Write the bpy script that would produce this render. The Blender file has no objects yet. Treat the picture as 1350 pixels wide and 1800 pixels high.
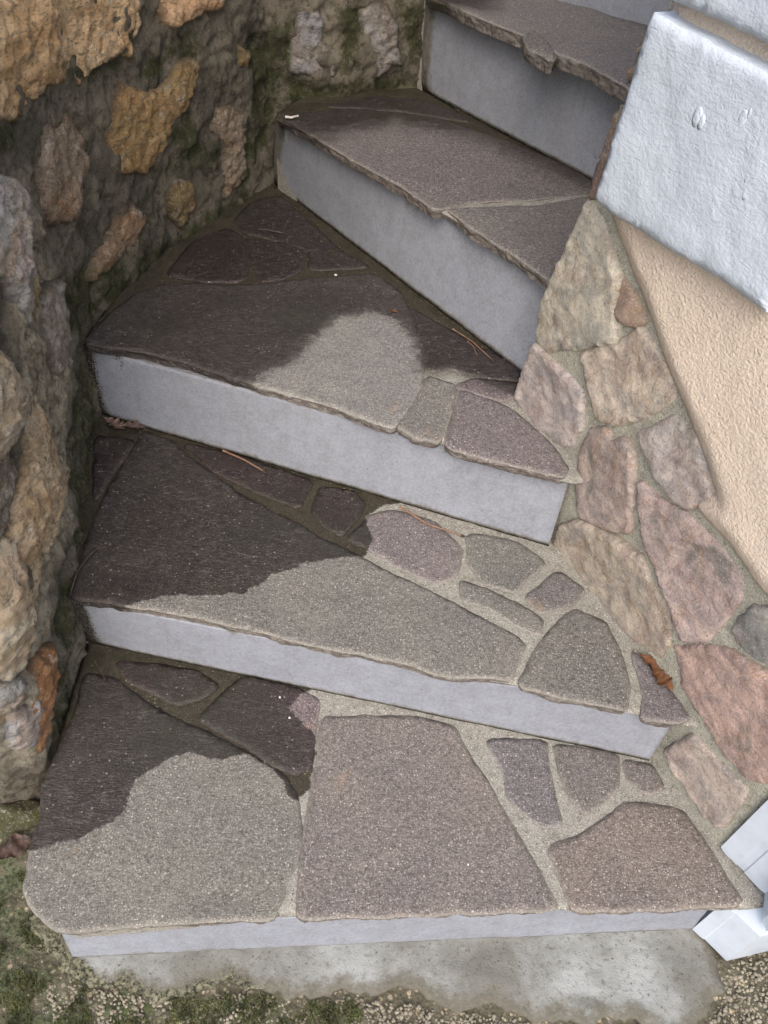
import bpy, math, random
import numpy as np
from mathutils import Matrix, Vector, noise as mnoise
from mathutils.geometry import delaunay_2d_cdt
random.seed(4); rng = np.random.default_rng(4)
C = bpy.context.scene.collection
scene = bpy.context.scene

# ------------------------------------------------------------------ camera
FPX = 1352.0; H0 = 1.35                        # focal length in photo pixels, eye height (m)
_n = np.array([560-675., 2200-900., FPX]); _n /= np.linalg.norm(_n)
_Z = -_n; _o = np.array([0, 0, 1.]); _Y = _o-_o.dot(_Z)*_Z; _Y /= np.linalg.norm(_Y); _X = np.cross(_Y, _Z)
R = np.array([_X, _Y, _Z])                     # camera (right, down, forward) -> world
cam = bpy.data.objects.new('camera', bpy.data.cameras.new('camera')); C.objects.link(cam)
mw = np.eye(4); mw[:3, 0] = R@[1, 0, 0]; mw[:3, 1] = R@[0, -1, 0]; mw[:3, 2] = R@[0, 0, -1]; mw[2, 3] = H0
cam.matrix_world = Matrix(mw.tolist())
cam.data.sensor_fit = 'VERTICAL'; cam.data.sensor_height = 36; cam.data.lens = 36*FPX/1800
cam.data.clip_start = .02; cam.data.clip_end = 200
scene.camera = cam
scene.render.resolution_x = 768; scene.render.resolution_y = 1024

# ------------------------------------------------------------------ light
SUN_EL, SUN_AZ = math.radians(48), math.radians(183)   # azimuth clockwise from +Y
w = bpy.data.worlds.new('World'); scene.world = w; w.use_nodes = True
nt = w.node_tree; sky = nt.nodes.new('ShaderNodeTexSky'); sky.sky_type = 'NISHITA'; sky.sun_disc = False
sky.sun_elevation = SUN_EL; sky.sun_rotation = SUN_AZ; sky.air_density = 1.0; sky.dust_density = 4.5; sky.ozone_density = 1.0
nt.links.new(sky.outputs[0], nt.nodes['Background'].inputs[0]); nt.nodes['Background'].inputs[1].default_value = .15
sd = bpy.data.lights.new('sun', 'SUN'); sd.energy = 1.05; sd.angle = math.radians(75); sd.color = (1, .985, .96)
so = bpy.data.objects.new('sun', sd); C.objects.link(so)
dv = Vector((math.sin(SUN_AZ)*math.cos(SUN_EL), math.cos(SUN_AZ)*math.cos(SUN_EL), math.sin(SUN_EL)))
so.rotation_euler = dv.to_track_quat('Z', 'Y').to_euler(); so.location = dv*8
scene.view_settings.view_transform = 'Standard'; scene.view_settings.look = 'None'
scene.view_settings.exposure = 0.80; scene.view_settings.gamma = 1

# ------------------------------------------------------------------ photo tracing helpers
def ray(p): return R@np.array([p[0]-675., p[1]-900., FPX])
def at(p, z):
    r = ray(p); t = (z-H0)/r[2]; return np.array([r[0]*t, r[1]*t])
def tr(pts, z): return np.array([at(p, z) for p in pts])
Zt = [0, .145, .305, .485, .685, .905, 1.12]   # tread heights
TH = [0, .015, .017, .019, .021, .026, .03]    # slab thickness

# ------------------------------------------------------------------ node helper
def lin(c, k=1.0):
    r = []
    for v in c[:3]:
        v = v/255.; v = v/12.92 if v <= .04045 else ((v+.055)/1.055)**2.4
        r.append(min(v*k, .95))
    return (*r, 1)
class NM:
    def __init__(s, name):
        s.m = bpy.data.materials.new(name); s.m.use_nodes = True; s.t = s.m.node_tree; s.n = s.t.nodes
        s.b = s.n['Principled BSDF']; s.geo = s.n.new('ShaderNodeNewGeometry').outputs['Position']
    def lk(s, v, inp):
        if isinstance(v, (int, float)): inp.default_value = v
        elif isinstance(v, tuple): inp.default_value = v
        else: s.t.links.new(v, inp)
    def noise(s, sc, det=3, rough=.55, vec=None, dist=0):
        k = s.n.new('ShaderNodeTexNoise'); s.lk(vec if vec is not None else s.geo, k.inputs['Vector'])
        k.inputs['Scale'].default_value = sc; k.inputs['Detail'].default_value = det
        k.inputs['Roughness'].default_value = rough; k.inputs['Distortion'].default_value = dist; return k.outputs['Fac']
    def vor(s, sc, out='Distance', vec=None, feat='F1', rnd=1):
        k = s.n.new('ShaderNodeTexVoronoi'); k.feature = feat; s.lk(vec if vec is not None else s.geo, k.inputs['Vector'])
        k.inputs['Scale'].default_value = sc; k.inputs['Randomness'].default_value = rnd; return k.outputs[out]
    def scaled(s, v3, vec=None, rot=(0, 0, 0)):
        k = s.n.new('ShaderNodeMapping'); s.lk(vec if vec is not None else s.geo, k.inputs['Vector'])
        k.inputs['Scale'].default_value = v3; k.inputs['Rotation'].default_value = rot; return k.outputs[0]
    def sep(s, v, i):
        k = s.n.new('ShaderNodeSeparateXYZ'); s.lk(v, k.inputs[0]); return k.outputs[i]
    def math(s, op, a, b=0., clamp=False):
        k = s.n.new('ShaderNodeMath'); k.operation = op; k.use_clamp = clamp; s.lk(a, k.inputs[0]); s.lk(b, k.inputs[1]); return k.outputs[0]
    def rng(s, v, a, b, c=0., d=1.):
        k = s.n.new('ShaderNodeMapRange'); k.interpolation_type = 'SMOOTHSTEP'
        s.lk(v, k.inputs[0]); k.inputs[1].default_value = a; k.inputs[2].default_value = b; k.inputs[3].default_value = c; k.inputs[4].default_value = d; return k.outputs[0]
    def mix(s, f, a, b, mode='MIX'):
        k = s.n.new('ShaderNodeMix'); k.data_type = 'RGBA'; k.blend_type = mode; k.clamp_factor = True
        s.lk(f, k.inputs[0]); s.lk(a, k.inputs[6]); s.lk(b, k.inputs[7]); return k.outputs[2]
    def attr(s, n):
        k = s.n.new('ShaderNodeAttribute'); k.attribute_name = n; return k.outputs['Fac']
    def objcol(s):
        return s.n.new('ShaderNodeObjectInfo').outputs['Color']
    def bump(s, h, dist, strength=1., nrm=None):
        k = s.n.new('ShaderNodeBump'); s.lk(h, k.inputs['Height']); k.inputs['Distance'].default_value = dist
        k.inputs['Strength'].default_value = strength
        if nrm is not None: s.lk(nrm, k.inputs['Normal'])
        return k.outputs[0]
    def out(s, col, rough, nrm=None, spec=.4):
        s.lk(col, s.b.inputs['Base Color']); s.lk(rough, s.b.inputs['Roughness']); s.lk(spec, s.b.inputs['Specular IOR Level'])
        if nrm is not None: s.lk(nrm, s.b.inputs['Normal'])
        return s.m

def wetmask(k):
    n = k.math('ADD', k.math('MULTIPLY', k.math('SUBTRACT', k.noise(45, 4, .65), .5), 1.0), k.attr('wet'))
    crisp = k.rng(n, .42, .58)
    n2 = k.math('ADD', k.math('MULTIPLY', k.math('SUBTRACT', k.noise(28, 6, .8), .5), .95), k.attr('wet'))
    soft = k.rng(n2, .18, .82); f = k.attr('wsoft')
    return k.math('ADD', k.math('MULTIPLY', crisp, k.math('SUBTRACT', 1., f)), k.math('MULTIPLY', soft, f))

# ------------------------------------------------------------------ materials
def mat_flag():
    k = NM('porphyry_slab'); oc = k.objcol(); wet = wetmask(k)
    col = k.mix(k.rng(k.noise(7, 3), .3, .7), k.mix(1., oc, lin((232, 232, 236)), 'MULTIPLY'), k.mix(1., oc, (1.05, 1.05, 1.0, 1), 'MULTIPLY'))
    m = k.noise(150, 5, .75); col = k.mix(k.rng(m, .25, .75), k.mix(.48, col, (.03, .027, .027, 1)), k.mix(.22, col, (.50, .475, .44, 1)))
    m3 = k.noise(430, 3, .8); col = k.mix(k.rng(m3, .36, .50, 0.5, 0.), col, (.07, .055, .055, 1))
    col = k.mix(k.rng(m3, .54, .66, 0., .55), col, (.58, .53, .49, 1))
    v = k.vor(240); c = k.sep(k.vor(240, 'Color'), 0)          # pale crystals
    sp = k.math('MULTIPLY', k.math('MULTIPLY', k.rng(v, .12, .32, 1, 0), k.rng(c, .70, .78)), k.rng(k.noise(9, 4, .7), .35, .62, .25, 1.))
    col = k.mix(k.math('MULTIPLY', sp, .66), col, (.74, .69, .62, 1))
    v2 = k.vor(140); c2 = k.sep(k.vor(140, 'Color'), 1)
    sp2 = k.math('MULTIPLY', k.rng(v2, .1, .3, 1, 0), k.rng(c2, .86, .9))
    col = k.mix(k.math('MULTIPLY', sp2, .5), col, (.72, .62, .53, 1))
    v3 = k.vor(150); c3 = k.sep(k.vor(150, 'Color'), 2)
    col = k.mix(k.math('MULTIPLY', k.math('MULTIPLY', k.rng(v3, .15, .35, 1, 0), k.rng(c3, .8, .88)), .6), col, (.05, .045, .05, 1))
    # rusty / dusty patches
    col = k.mix(k.rng(k.noise(13, 5, .7), .63, .74, 0, .35), col, (.42, .27, .16, 1))
    col = k.mix(k.rng(k.attr('edge'), .0, .006, .3, 0.), col, (.40, .37, .31, 1))
    wc = k.mix(1., col, (.235, .205, .205, 1), 'MULTIPLY')
    wc = k.mix(k.rng(k.noise(60, 6, .8), .35, .6, .55, 0.), wc, (.012, .010, .010, 1))
    wc = k.mix(k.math('MULTIPLY', sp, .25), wc, (.35, .33, .3, 1))
    wc = k.mix(k.rng(k.noise(22, 4, .7), .56, .75, 0, .25), wc, (.05, .045, .02, 1))
    col = k.mix(k.math('MULTIPLY', k.attr('side'), .8), col, k.mix(1., k.mix(k.rng(k.noise(1, 5, .8, k.scaled((60, 60, 160))), .35, .65), (.05, .04, .033, 1), (.30, .26, .22, 1)), k.mix(.5, oc, (.6, .6, .6, 1)), 'MIX') if False else k.mix(k.rng(k.noise(1, 5, .8, k.scaled((60, 60, 160))), .35, .65), (.045, .037, .032, 1), (.22, .19, .165, 1)))
    st = k.noise(1, 5, .75, k.scaled((24, 110, 60), rot=(0, 0, .15)), 3.2)
    wc = k.mix(k.math('MULTIPLY', k.rng(st, .53, .66, 0, .5), k.rng(k.noise(6, 3), .33, .52)), wc, (.20, .185, .17, 1))  # glossy streaks of wet sheen, painted in as pale colour
    wc = k.mix(k.math('MULTIPLY', sp2, .5), wc, (.42, .38, .33, 1))
    wc = k.mix(k.rng(k.noise(4, 3), .45, .7, 0, .45), wc, (.028, .030, .016, 1))
    col = k.mix(k.math('MULTIPLY', wet, .96), col, wc)
    ro = k.math('ADD', k.math('MULTIPLY', wet, -.47), k.rng(k.noise(90), .3, .7, .78, .95))
    rid = k.noise(1, 5, .65, k.scaled((26, 110, 60), rot=(0, 0, .15)), 3.)
    n1 = k.bump(rid, .0035, .55); n2 = k.bump(k.noise(260, 5, .7), .0022, .75, n1)
    return k.out(col, ro, n2, .35)

def mat_mortar(name='joint_mortar', base=(180, 179, 172), k_=.50, floor=True):
    k = NM(name); wet = wetmask(k)
    b = lin(base, k_); col = k.mix(k.noise(9, 5, .65), k.mix(1., b, (.72, .72, .72, 1), 'MULTIPLY'), k.mix(1., b, (1.22, 1.2, 1.12, 1), 'MULTIPLY'))
    col = k.mix(k.rng(k.noise(420, 3, .8), .35, .65), k.mix(.45, col, (.16, .14, .11, 1)), k.mix(.3, col, (.8, .77, .7, 1)))
    v = k.vor(190); c = k.sep(k.vor(190, 'Color'), 0)
    col = k.mix(k.math('MULTIPLY', k.rng(v, .15, .3, 1, 0), k.rng(c, .86, .92)), col, (.07, .055, .045, 1))
    v2 = k.vor(260); c2 = k.sep(k.vor(260, 'Color'), 1)
    col = k.mix(k.math('MULTIPLY', k.rng(v2, .15, .35, .7, 0), k.rng(c2, .75, .82)), col, (.78, .74, .66, 1))
    wc = k.mix(1., col, (.17, .15, .115, 1), 'MULTIPLY'); col = k.mix(wet, col, wc)
    mo = k.rng(k.math('ADD', k.attr('moss'), k.math('MULTIPLY', k.math('SUBTRACT', k.noise(38, 5, .7), .5), .9)), .45, .75)
    col = k.mix(k.math('MULTIPLY', mo, .8), col, k.mix(k.noise(240, 3, .7), (.007, .008, .005, 1), (.034, .036, .014, 1)))
    n1 = k.bump(k.noise(45, 4, .6), .004, .6); n2 = k.bump(k.noise(320, 4, .7), .0025, .8, n1)
    v4 = k.vor(170); c4 = k.sep(k.vor(170, 'Color'), 2); col = k.mix(k.math('MULTIPLY', k.math('MULTIPLY', k.rng(v4, .12, .3, 1, 0), k.math('MULTIPLY', k.rng(c4, .8, .86), k.rng(k.noise(14, 4), .4, .62))), .5), col, (.42, .38, .28, 1))
    col = k.mix(k.rng(k.noise(80, 6, .85), .36, .52, .5, 0.), col, k.mix(1., col, (.35, .32, .28, 1), 'MULTIPLY'))
    return k.out(col, k.math('ADD', k.math('MULTIPLY', wet, -.25), .9), n2, .3)

def mat_riser():
    k = NM('grey_cement_riser')
    col = k.mix(k.noise(5, 4, .6), lin((144, 150, 162), .66), lin((180, 185, 196), .66))
    col = k.mix(k.rng(k.noise(30, 6, .8), .38, .65, 0, .5), col, lin((140, 142, 148), .58))
    col = k.mix(k.rng(k.noise(200, 4, .8), .35, .65, 0, .35), col, lin((205, 208, 215), .68))
    st = k.noise(1, 4, .6, k.scaled((60, 60, 5)))                     # faint vertical streaks
    col = k.mix(k.rng(st, .50, .72, 0, .16), col, lin((135, 130, 130), .7))
    v = k.vor(55); c = k.sep(k.vor(55, 'Color'), 0)
    col = k.mix(k.math('MULTIPLY', k.rng(v, .05, .1, .8, 0), k.rng(c, .7, .8)), col, (.08, .07, .06, 1))
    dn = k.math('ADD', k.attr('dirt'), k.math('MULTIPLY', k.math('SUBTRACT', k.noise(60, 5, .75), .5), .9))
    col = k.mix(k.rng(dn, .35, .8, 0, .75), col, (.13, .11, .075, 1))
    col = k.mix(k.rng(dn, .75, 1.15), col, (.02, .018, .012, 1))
    col = k.mix(k.rng(k.math('ADD', k.attr('chip'), k.math('MULTIPLY', k.math('SUBTRACT', k.noise(330, 2, .7), .5), 2.2)), .75, .9), col, (.025, .02, .016, 1))
    n = k.bump(k.noise(180, 4, .7), .0012, .5, k.bump(k.noise(14, 3), .006, .35))
    return k.out(col, .8, n, .3)

def mat_rubble():
    k = NM('rough_limestone'); oc = k.objcol()
    va = k.scaled((1, 1, 1.6), rot=(.5, .2, 0))
    col = k.mix(k.rng(k.noise(11, 5, .65, va, .8), .35, .65), k.mix(1., oc, (1.08, 1.1, 1.12, 1), 'MULTIPLY'), k.mix(1., oc, (.75, .66, .56, 1), 'MULTIPLY'))
    col = k.mix(k.rng(k.noise(6, 4, .6, va, .6), .53, .68, 0, .62), col, k.mix(.55, oc, (.55, .25, .085, 1)))
    col = k.mix(k.rng(k.noise(17, 6, .75, va, 1.), .54, .66, 0, .7), col, (.60, .56, .50, 1))
    col = k.mix(k.rng(k.noise(1, 5, .7, k.scaled((60, 60, 170), rot=(.5, .5, .3)), 1.), .36, .5, .6, 0.), col, (.10, .08, .055, 1))
    col = k.mix(k.rng(k.noise(90, 5, .75), .32, .46, .65, 0.), col, (.055, .045, .032, 1))
    col = k.mix(k.rng(k.noise(260, 3, .8), .56, .7, 0, .6), col, (.78, .7, .56, 1))
    col = k.mix(k.rng(k.attr('edge'), 0, .014, .75, 0.), col, (.075, .062, .042, 1))
    mo = k.rng(k.math('ADD', k.attr('moss'), k.math('MULTIPLY', k.math('SUBTRACT', k.noise(32, 5, .7), .5), .9)), .5, .8)
    col = k.mix(mo, col, k.mix(k.noise(240, 3, .7), (.025, .035, .008, 1), (.15, .18, .035, 1)))
    n1 = k.bump(k.noise(34, 8, .75, va, .8), .016, 1.); n2 = k.bump(k.noise(1, 5, .7, k.scaled((160, 160, 420), rot=(.5, .5, .3))), .003, .9, n1)
    return k.out(col, .72, n2, .35)

def mat_wallmortar():
    k = NM('wet_brown_mortar')
    col = k.mix(k.rng(k.noise(6, 5, .65), .32, .68), lin((92, 87, 76), .85), lin((142, 134, 118), .85))
    col = k.mix(k.rng(k.noise(60, 7, .8), .36, .52, .75, 0.), col, (.035, .03, .02, 1))
    col = k.mix(k.rng(k.noise(260, 4, .85), .54, .68, 0, .6), col, (.36, .32, .26, 1))
    col = k.mix(k.rng(k.attr('pale'), .1, .9, 0., .8), col, k.mix(k.rng(k.noise(40, 7, .8), .35, .62), lin((110, 102, 86), .85), lin((200, 190, 168), .9)))
    mo = k.rng(k.math('ADD', k.attr('moss'), k.math('MULTIPLY', k.math('SUBTRACT', k.noise(20, 6, .78), .5), 2.0)), .5, .95)
    col = k.mix(k.math('MULTIPLY', mo, .85), col, k.mix(k.rng(k.noise(150, 5, .8), .35, .7), (.010, .012, .005, 1), (.075, .085, .018, 1)))
    n1 = k.bump(k.noise(34, 8, .75, None, .8), .014, .9); n2 = k.bump(k.noise(250, 5, .8), .004, .9, n1)
    return k.out(col, .82, n2, .3)

def mat_clad():
    k = NM('split_cladding_stone'); oc = k.objcol()
    va = k.scaled((1, 1, 1), rot=(.6, .1, .4)); vs = k.scaled((22, 22, 40), rot=(.7, .6, .2))
    col = k.mix(k.rng(k.noise(1, 6, .7, vs, .8), .35, .65), k.mix(1., oc, (.70, .70, .71, 1), 'MULTIPLY'), k.mix(1., oc, (1.2, 1.14, 1.06, 1), 'MULTIPLY'))
    col = k.mix(k.rng(k.noise(13, 4, .6, va, 1), .5, .64, 0, .35), col, lin((160, 128, 122), .75))
    col = k.mix(k.rng(k.noise(10, 4, .6, k.scaled((1, 1, 1), rot=(1, 2, 3)), 1), .56, .7, 0, .6), col, lin((120, 125, 118), .6))
    ve = k.math('ABSOLUTE', k.math('SUBTRACT', k.noise(5.5, 4, .6, va, 1.2), .5))
    col = k.mix(k.rng(ve, 0, .016, .38, 0.), col, lin((175, 135, 85), .7))
    col = k.mix(k.rng(k.noise(170, 5, .8), .34, .48, .55, 0.), col, (.07, .06, .055, 1))
    col = k.mix(k.rng(k.noise(380, 3, .8), .56, .68, 0, .5), col, (.82, .79, .72, 1))
    col = k.mix(k.rng(k.noise(1, 5, .75, k.scaled((60, 70, 160), rot=(.9, .5, .2)), 2.), .55, .70, 0, .45), col, (.70, .66, .60, 1))
    col = k.mix(k.rng(k.attr('edge'), 0, .005, .5, 0.), col, lin((160, 155, 135), .65))
    n1 = k.bump(k.noise(30, 7, .75, None, 1.), .007, .7); n2 = k.bump(k.noise(240, 5, .75), .003, .8, n1)
    return k.out(col, .8, n2, .3)

def mat_paint():
    k = NM('white_masonry_paint')
    col = k.mix(k.noise(8, 4), lin((204, 216, 229), .88), lin((220, 229, 240), .88))
    v = k.vor(95); c = k.sep(k.vor(95, 'Color'), 0)
    col = k.mix(k.math('MULTIPLY', k.rng(v, .06, .12, .45, 0), k.rng(c, .86, .92)), col, (.3, .27, .22, 1))
    dn = k.math('ADD', k.attr('dirt'), k.math('MULTIPLY', k.math('SUBTRACT', k.noise(50, 5, .7), .5), .8))
    col = k.mix(k.rng(dn, .5, .9, 0, .8), col, lin((205, 170, 130), .8))
    rn = k.noise(1, 3, .5, k.scaled((60, 60, 150), rot=(.1, .2, 0)), 1.8)
    n1 = k.bump(k.noise(26, 4, .6), .004, .45); n2 = k.bump(rn, .0018, .45, n1); n3 = k.bump(k.noise(150, 5, .65), .0022, .6, n2)
    return k.out(col, .5, n3, .45)

def mat_plaster():
    k = NM('beige_plaster')
    col = k.mix(k.noise(6, 5, .6), lin((228, 209, 190), .92), lin((242, 226, 208), .92))
    col = k.mix(k.rng(k.noise(75, 4, .7), .30, .42, .30, 0), col, lin((190, 155, 120), .7))
    dn = k.math('ADD', k.attr('dirt'), k.math('MULTIPLY', k.math('SUBTRACT', k.noise(60, 5, .7), .5), .8))
    col = k.mix(k.rng(dn, .5, .9, 0, .8), col, lin((240, 222, 200), .9))
    rn = k.noise(1, 4, .6, k.scaled((200, 200, 250)), .4)
    n1 = k.bump(rn, .0040, 1.); n2 = k.bump(k.noise(30, 3), .004, .4, n1)
    return k.out(col, .85, n2, .25)

def mat_trim():
    k = NM('white_gloss_trim')
    col = k.mix(k.rng(k.noise(14, 4), .4, .7), lin((212, 222, 234), .86), lin((194, 204, 216), .84))
    col = k.mix(k.rng(k.noise(60, 5, .8), .66, .8, 0, .5), col, lin((150, 145, 135), .6))
    return k.out(col, .3, k.bump(k.noise(40, 4), .002, .5), .5)

def mat_ground():
    k = NM('mossy_pebble_concrete')
    col = k.mix(k.noise(18, 5, .7), lin((96, 92, 74), .6), lin((150, 142, 118), .6))
    for sc, s0, thr in ((75, .36, .35), (130, .36, .45)):
        v = k.vor(sc); cc = k.vor(sc, 'Color')
        pc = k.mix(k.sep(cc, 1), lin((214, 196, 160), .75), lin((150, 142, 128), .75))
        col = k.mix(k.math('MULTIPLY', k.rng(v, s0-.14, s0, 1, 0), k.rng(k.sep(cc, 0), thr, thr+.05)), col, pc)
    col = k.mix(k.rng(k.noise(300, 3, .8), .35, .5, .5, 0.), col, (.04, .036, .025, 1))
    a = k.attr('moss')
    mo = k.rng(k.math('ADD', a, k.math('MULTIPLY', k.math('SUBTRACT', k.noise(26, 6, .75), .5), 1.5)), .45, .72)
    g = k.mix(k.rng(k.noise(170, 4, .8), .35, .65), (.024, .029, .013, 1), (.13, .145, .075, 1))
    g = k.mix(k.rng(k.noise(14, 4, .7), .48, .68), g, (.07, .098, .024, 1))
    g = k.mix(k.rng(k.noise(400, 3, .8), .62, .7), g, (.42, .4, .28, 1))
    col = k.mix(mo, col, g)
    n1 = k.bump(k.noise(55, 5, .7), .007, .8); n2 = k.bump(k.vor(110), .004, .7, n1); n3 = k.bump(k.noise(300, 4, .8), .003, .8, n2)
    return k.out(col, .75, n3, .4)

def mat_footing():
    k = NM('smeared_cement')
    col = k.mix(k.rng(k.noise(5, 5, .6), .35, .65), lin((140, 139, 130), .70), lin((192, 195, 192), .70))
    col = k.mix(k.rng(k.noise(3.5, 4, .6, k.scaled((1, 3, 1))), .55, .7, 0, .8), col, lin((128, 128, 118), .7))
    col = k.mix(k.rng(k.noise(120, 5, .75), .34, .48, .5, 0.), col, lin((100, 92, 76), .6))
    v = k.vor(120); c = k.sep(k.vor(120, 'Color'), 0)
    col = k.mix(k.math('MULTIPLY', k.rng(v, .12, .25, .85, 0), k.rng(c, .8, .86)), col, (.09, .075, .055, 1))
    dn = k.math('ADD', k.attr('dirt'), k.math('MULTIPLY', k.math('SUBTRACT', k.noise(35, 6, .75), .5), 1.1))
    col = k.mix(k.rng(dn, .35, .75, 0, .9), col, k.mix(k.noise(150, 4, .8), lin((78, 75, 64), .6), lin((160, 153, 135), .6)))
    mo = k.rng(k.math('ADD', k.attr('moss'), k.math('MULTIPLY', k.math('SUBTRACT', k.noise(30, 6, .75), .5), 1.3)), .5, .75)
    col = k.mix(mo, col, k.mix(k.rng(k.noise(170, 4, .8), .38, .64), (.018, .019, .011, 1), (.22, .21, .14, 1)))
    n1 = k.bump(k.noise(30, 5, .65), .005, .7); n2 = k.bump(k.noise(260, 4, .8), .003, .8, n1)
    return k.out(col, .8, n2, .3)

def mat_simple(name, a, b, sc=60, rough=.7, kk=.8):
    k = NM(name); col = k.mix(k.rng(k.noise(sc, 4, .7), .35, .65), lin(a, kk), lin(b, kk))
    return k.out(col, rough, k.bump(k.noise(sc*3, 3), .001, .6), .4)

FLAG = mat_flag(); MORT = mat_mortar(); RIS = mat_riser(); RUB = mat_rubble(); WM = mat_wallmortar(); CLAD = mat_clad()
PAINT = mat_paint(); PLAS = mat_plaster(); TRIM = mat_trim(); GRD = mat_ground(); FOOT = mat_footing()
CLM = mat_mortar('cladding_mortar', (184, 184, 170), .78)

# ------------------------------------------------------------------ object helpers
def mesh_obj(name, V, F, mat, parent=None, attrs=None, smooth=True, color=None):
    me = bpy.data.meshes.new(name); me.from_pydata([tuple(map(float, v)) for v in V], [], [tuple(map(int, f)) for f in F]); me.update()
    if attrs:
        for a, vals in attrs.items():
            at_ = me.attributes.new(a, 'FLOAT', 'POINT'); at_.data.foreach_set('value', np.asarray(vals, dtype=np.float32))
    if smooth is True: me.polygons.foreach_set('use_smooth', [True]*len(me.polygons))
    elif smooth is not False: me.polygons.foreach_set('use_smooth', list(smooth))
    me.materials.append(mat)
    o = bpy.data.objects.new(name, me); C.objects.link(o)
    if parent is not None: o.parent = parent
    if color is not None: o.color = color
    return o
def empty(name, label, cat, loc=(0, 0, 0), group=None):
    o = bpy.data.objects.new(name, None); C.objects.link(o); o.location = loc; o.empty_display_size = .1
    o['label'] = label; o['category'] = cat
    if group: o['group'] = group
    return o
def tag(o, label=None, cat=None, group=None, kind=None):
    for a, v in (('label', label), ('category', cat), ('group', group), ('kind', kind)):
        if v: o[a] = v
    return o
def segdist(P, poly):
    P = np.asarray(P, float); poly = np.asarray(poly, float); A = poly; B = np.roll(poly, -1, 0); best = np.full(len(P), 1e9)
    inside = np.zeros(len(P), bool)
    for a, b in zip(A, B):
        d = b-a; L = d@d+1e-12; t = np.clip(((P-a)@d)/L, 0, 1); q = a+t[:, None]*d
        best = np.minimum(best, np.hypot(*(P-q).T))
        c = ((a[1] > P[:, 1]) != (b[1] > P[:, 1])); xi = (b[0]-a[0])*(P[:, 1]-a[1])/((b[1]-a[1]) or 1e-12)+a[0]
        inside ^= c & (P[:, 0] < xi)
    return best, inside
def sdf(P, poly):
    d, i = segdist(P, poly); return np.where(i, d, -d)
def nz(P, sc, oct_=3, off=0.):
    return np.array([mnoise.fractal(Vector((p[0]*sc+off, p[1]*sc-off, (p[2]*sc if len(p) > 2 else off*1.7))), 1., 2., oct_) for p in P])
def resample(poly, step, amp, seed, smooth=0, grow=0.):
    poly = np.asarray(poly, float)
    a2 = np.sum(poly[:, 0]*np.roll(poly[:, 1], -1)-np.roll(poly[:, 0], -1)*poly[:, 1])
    if a2 < 0: poly = poly[::-1]
    for _ in range(smooth):                                  # chaikin corner rounding
        nx = np.roll(poly, -1, 0); poly = np.stack([poly*.9+nx*.1, poly*.1+nx*.9], 1).reshape(-1, 2)
    pts = []
    for a, b in zip(poly, np.roll(poly, -1, 0)):
        n = max(1, int(round(np.linalg.norm(b-a)/step)))
        for i in range(n): pts.append(a+(b-a)*i/n)
    pts = np.array(pts); keep = [0]
    for i in range(1, len(pts)):
        if np.linalg.norm(pts[i]-pts[keep[-1]]) > step*.45: keep.append(i)
    pts = pts[keep]
    t = np.roll(pts, -1, 0)-np.roll(pts, 1, 0); t /= np.linalg.norm(t, axis=1)[:, None]+1e-9; nr = np.stack([t[:, 1], -t[:, 0]], 1)
    n = nz(pts, 22, 2, seed)+.5*nz(pts, 90, 3, seed+9)
    return pts+nr*(n*amp+grow)[:, None]
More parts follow.
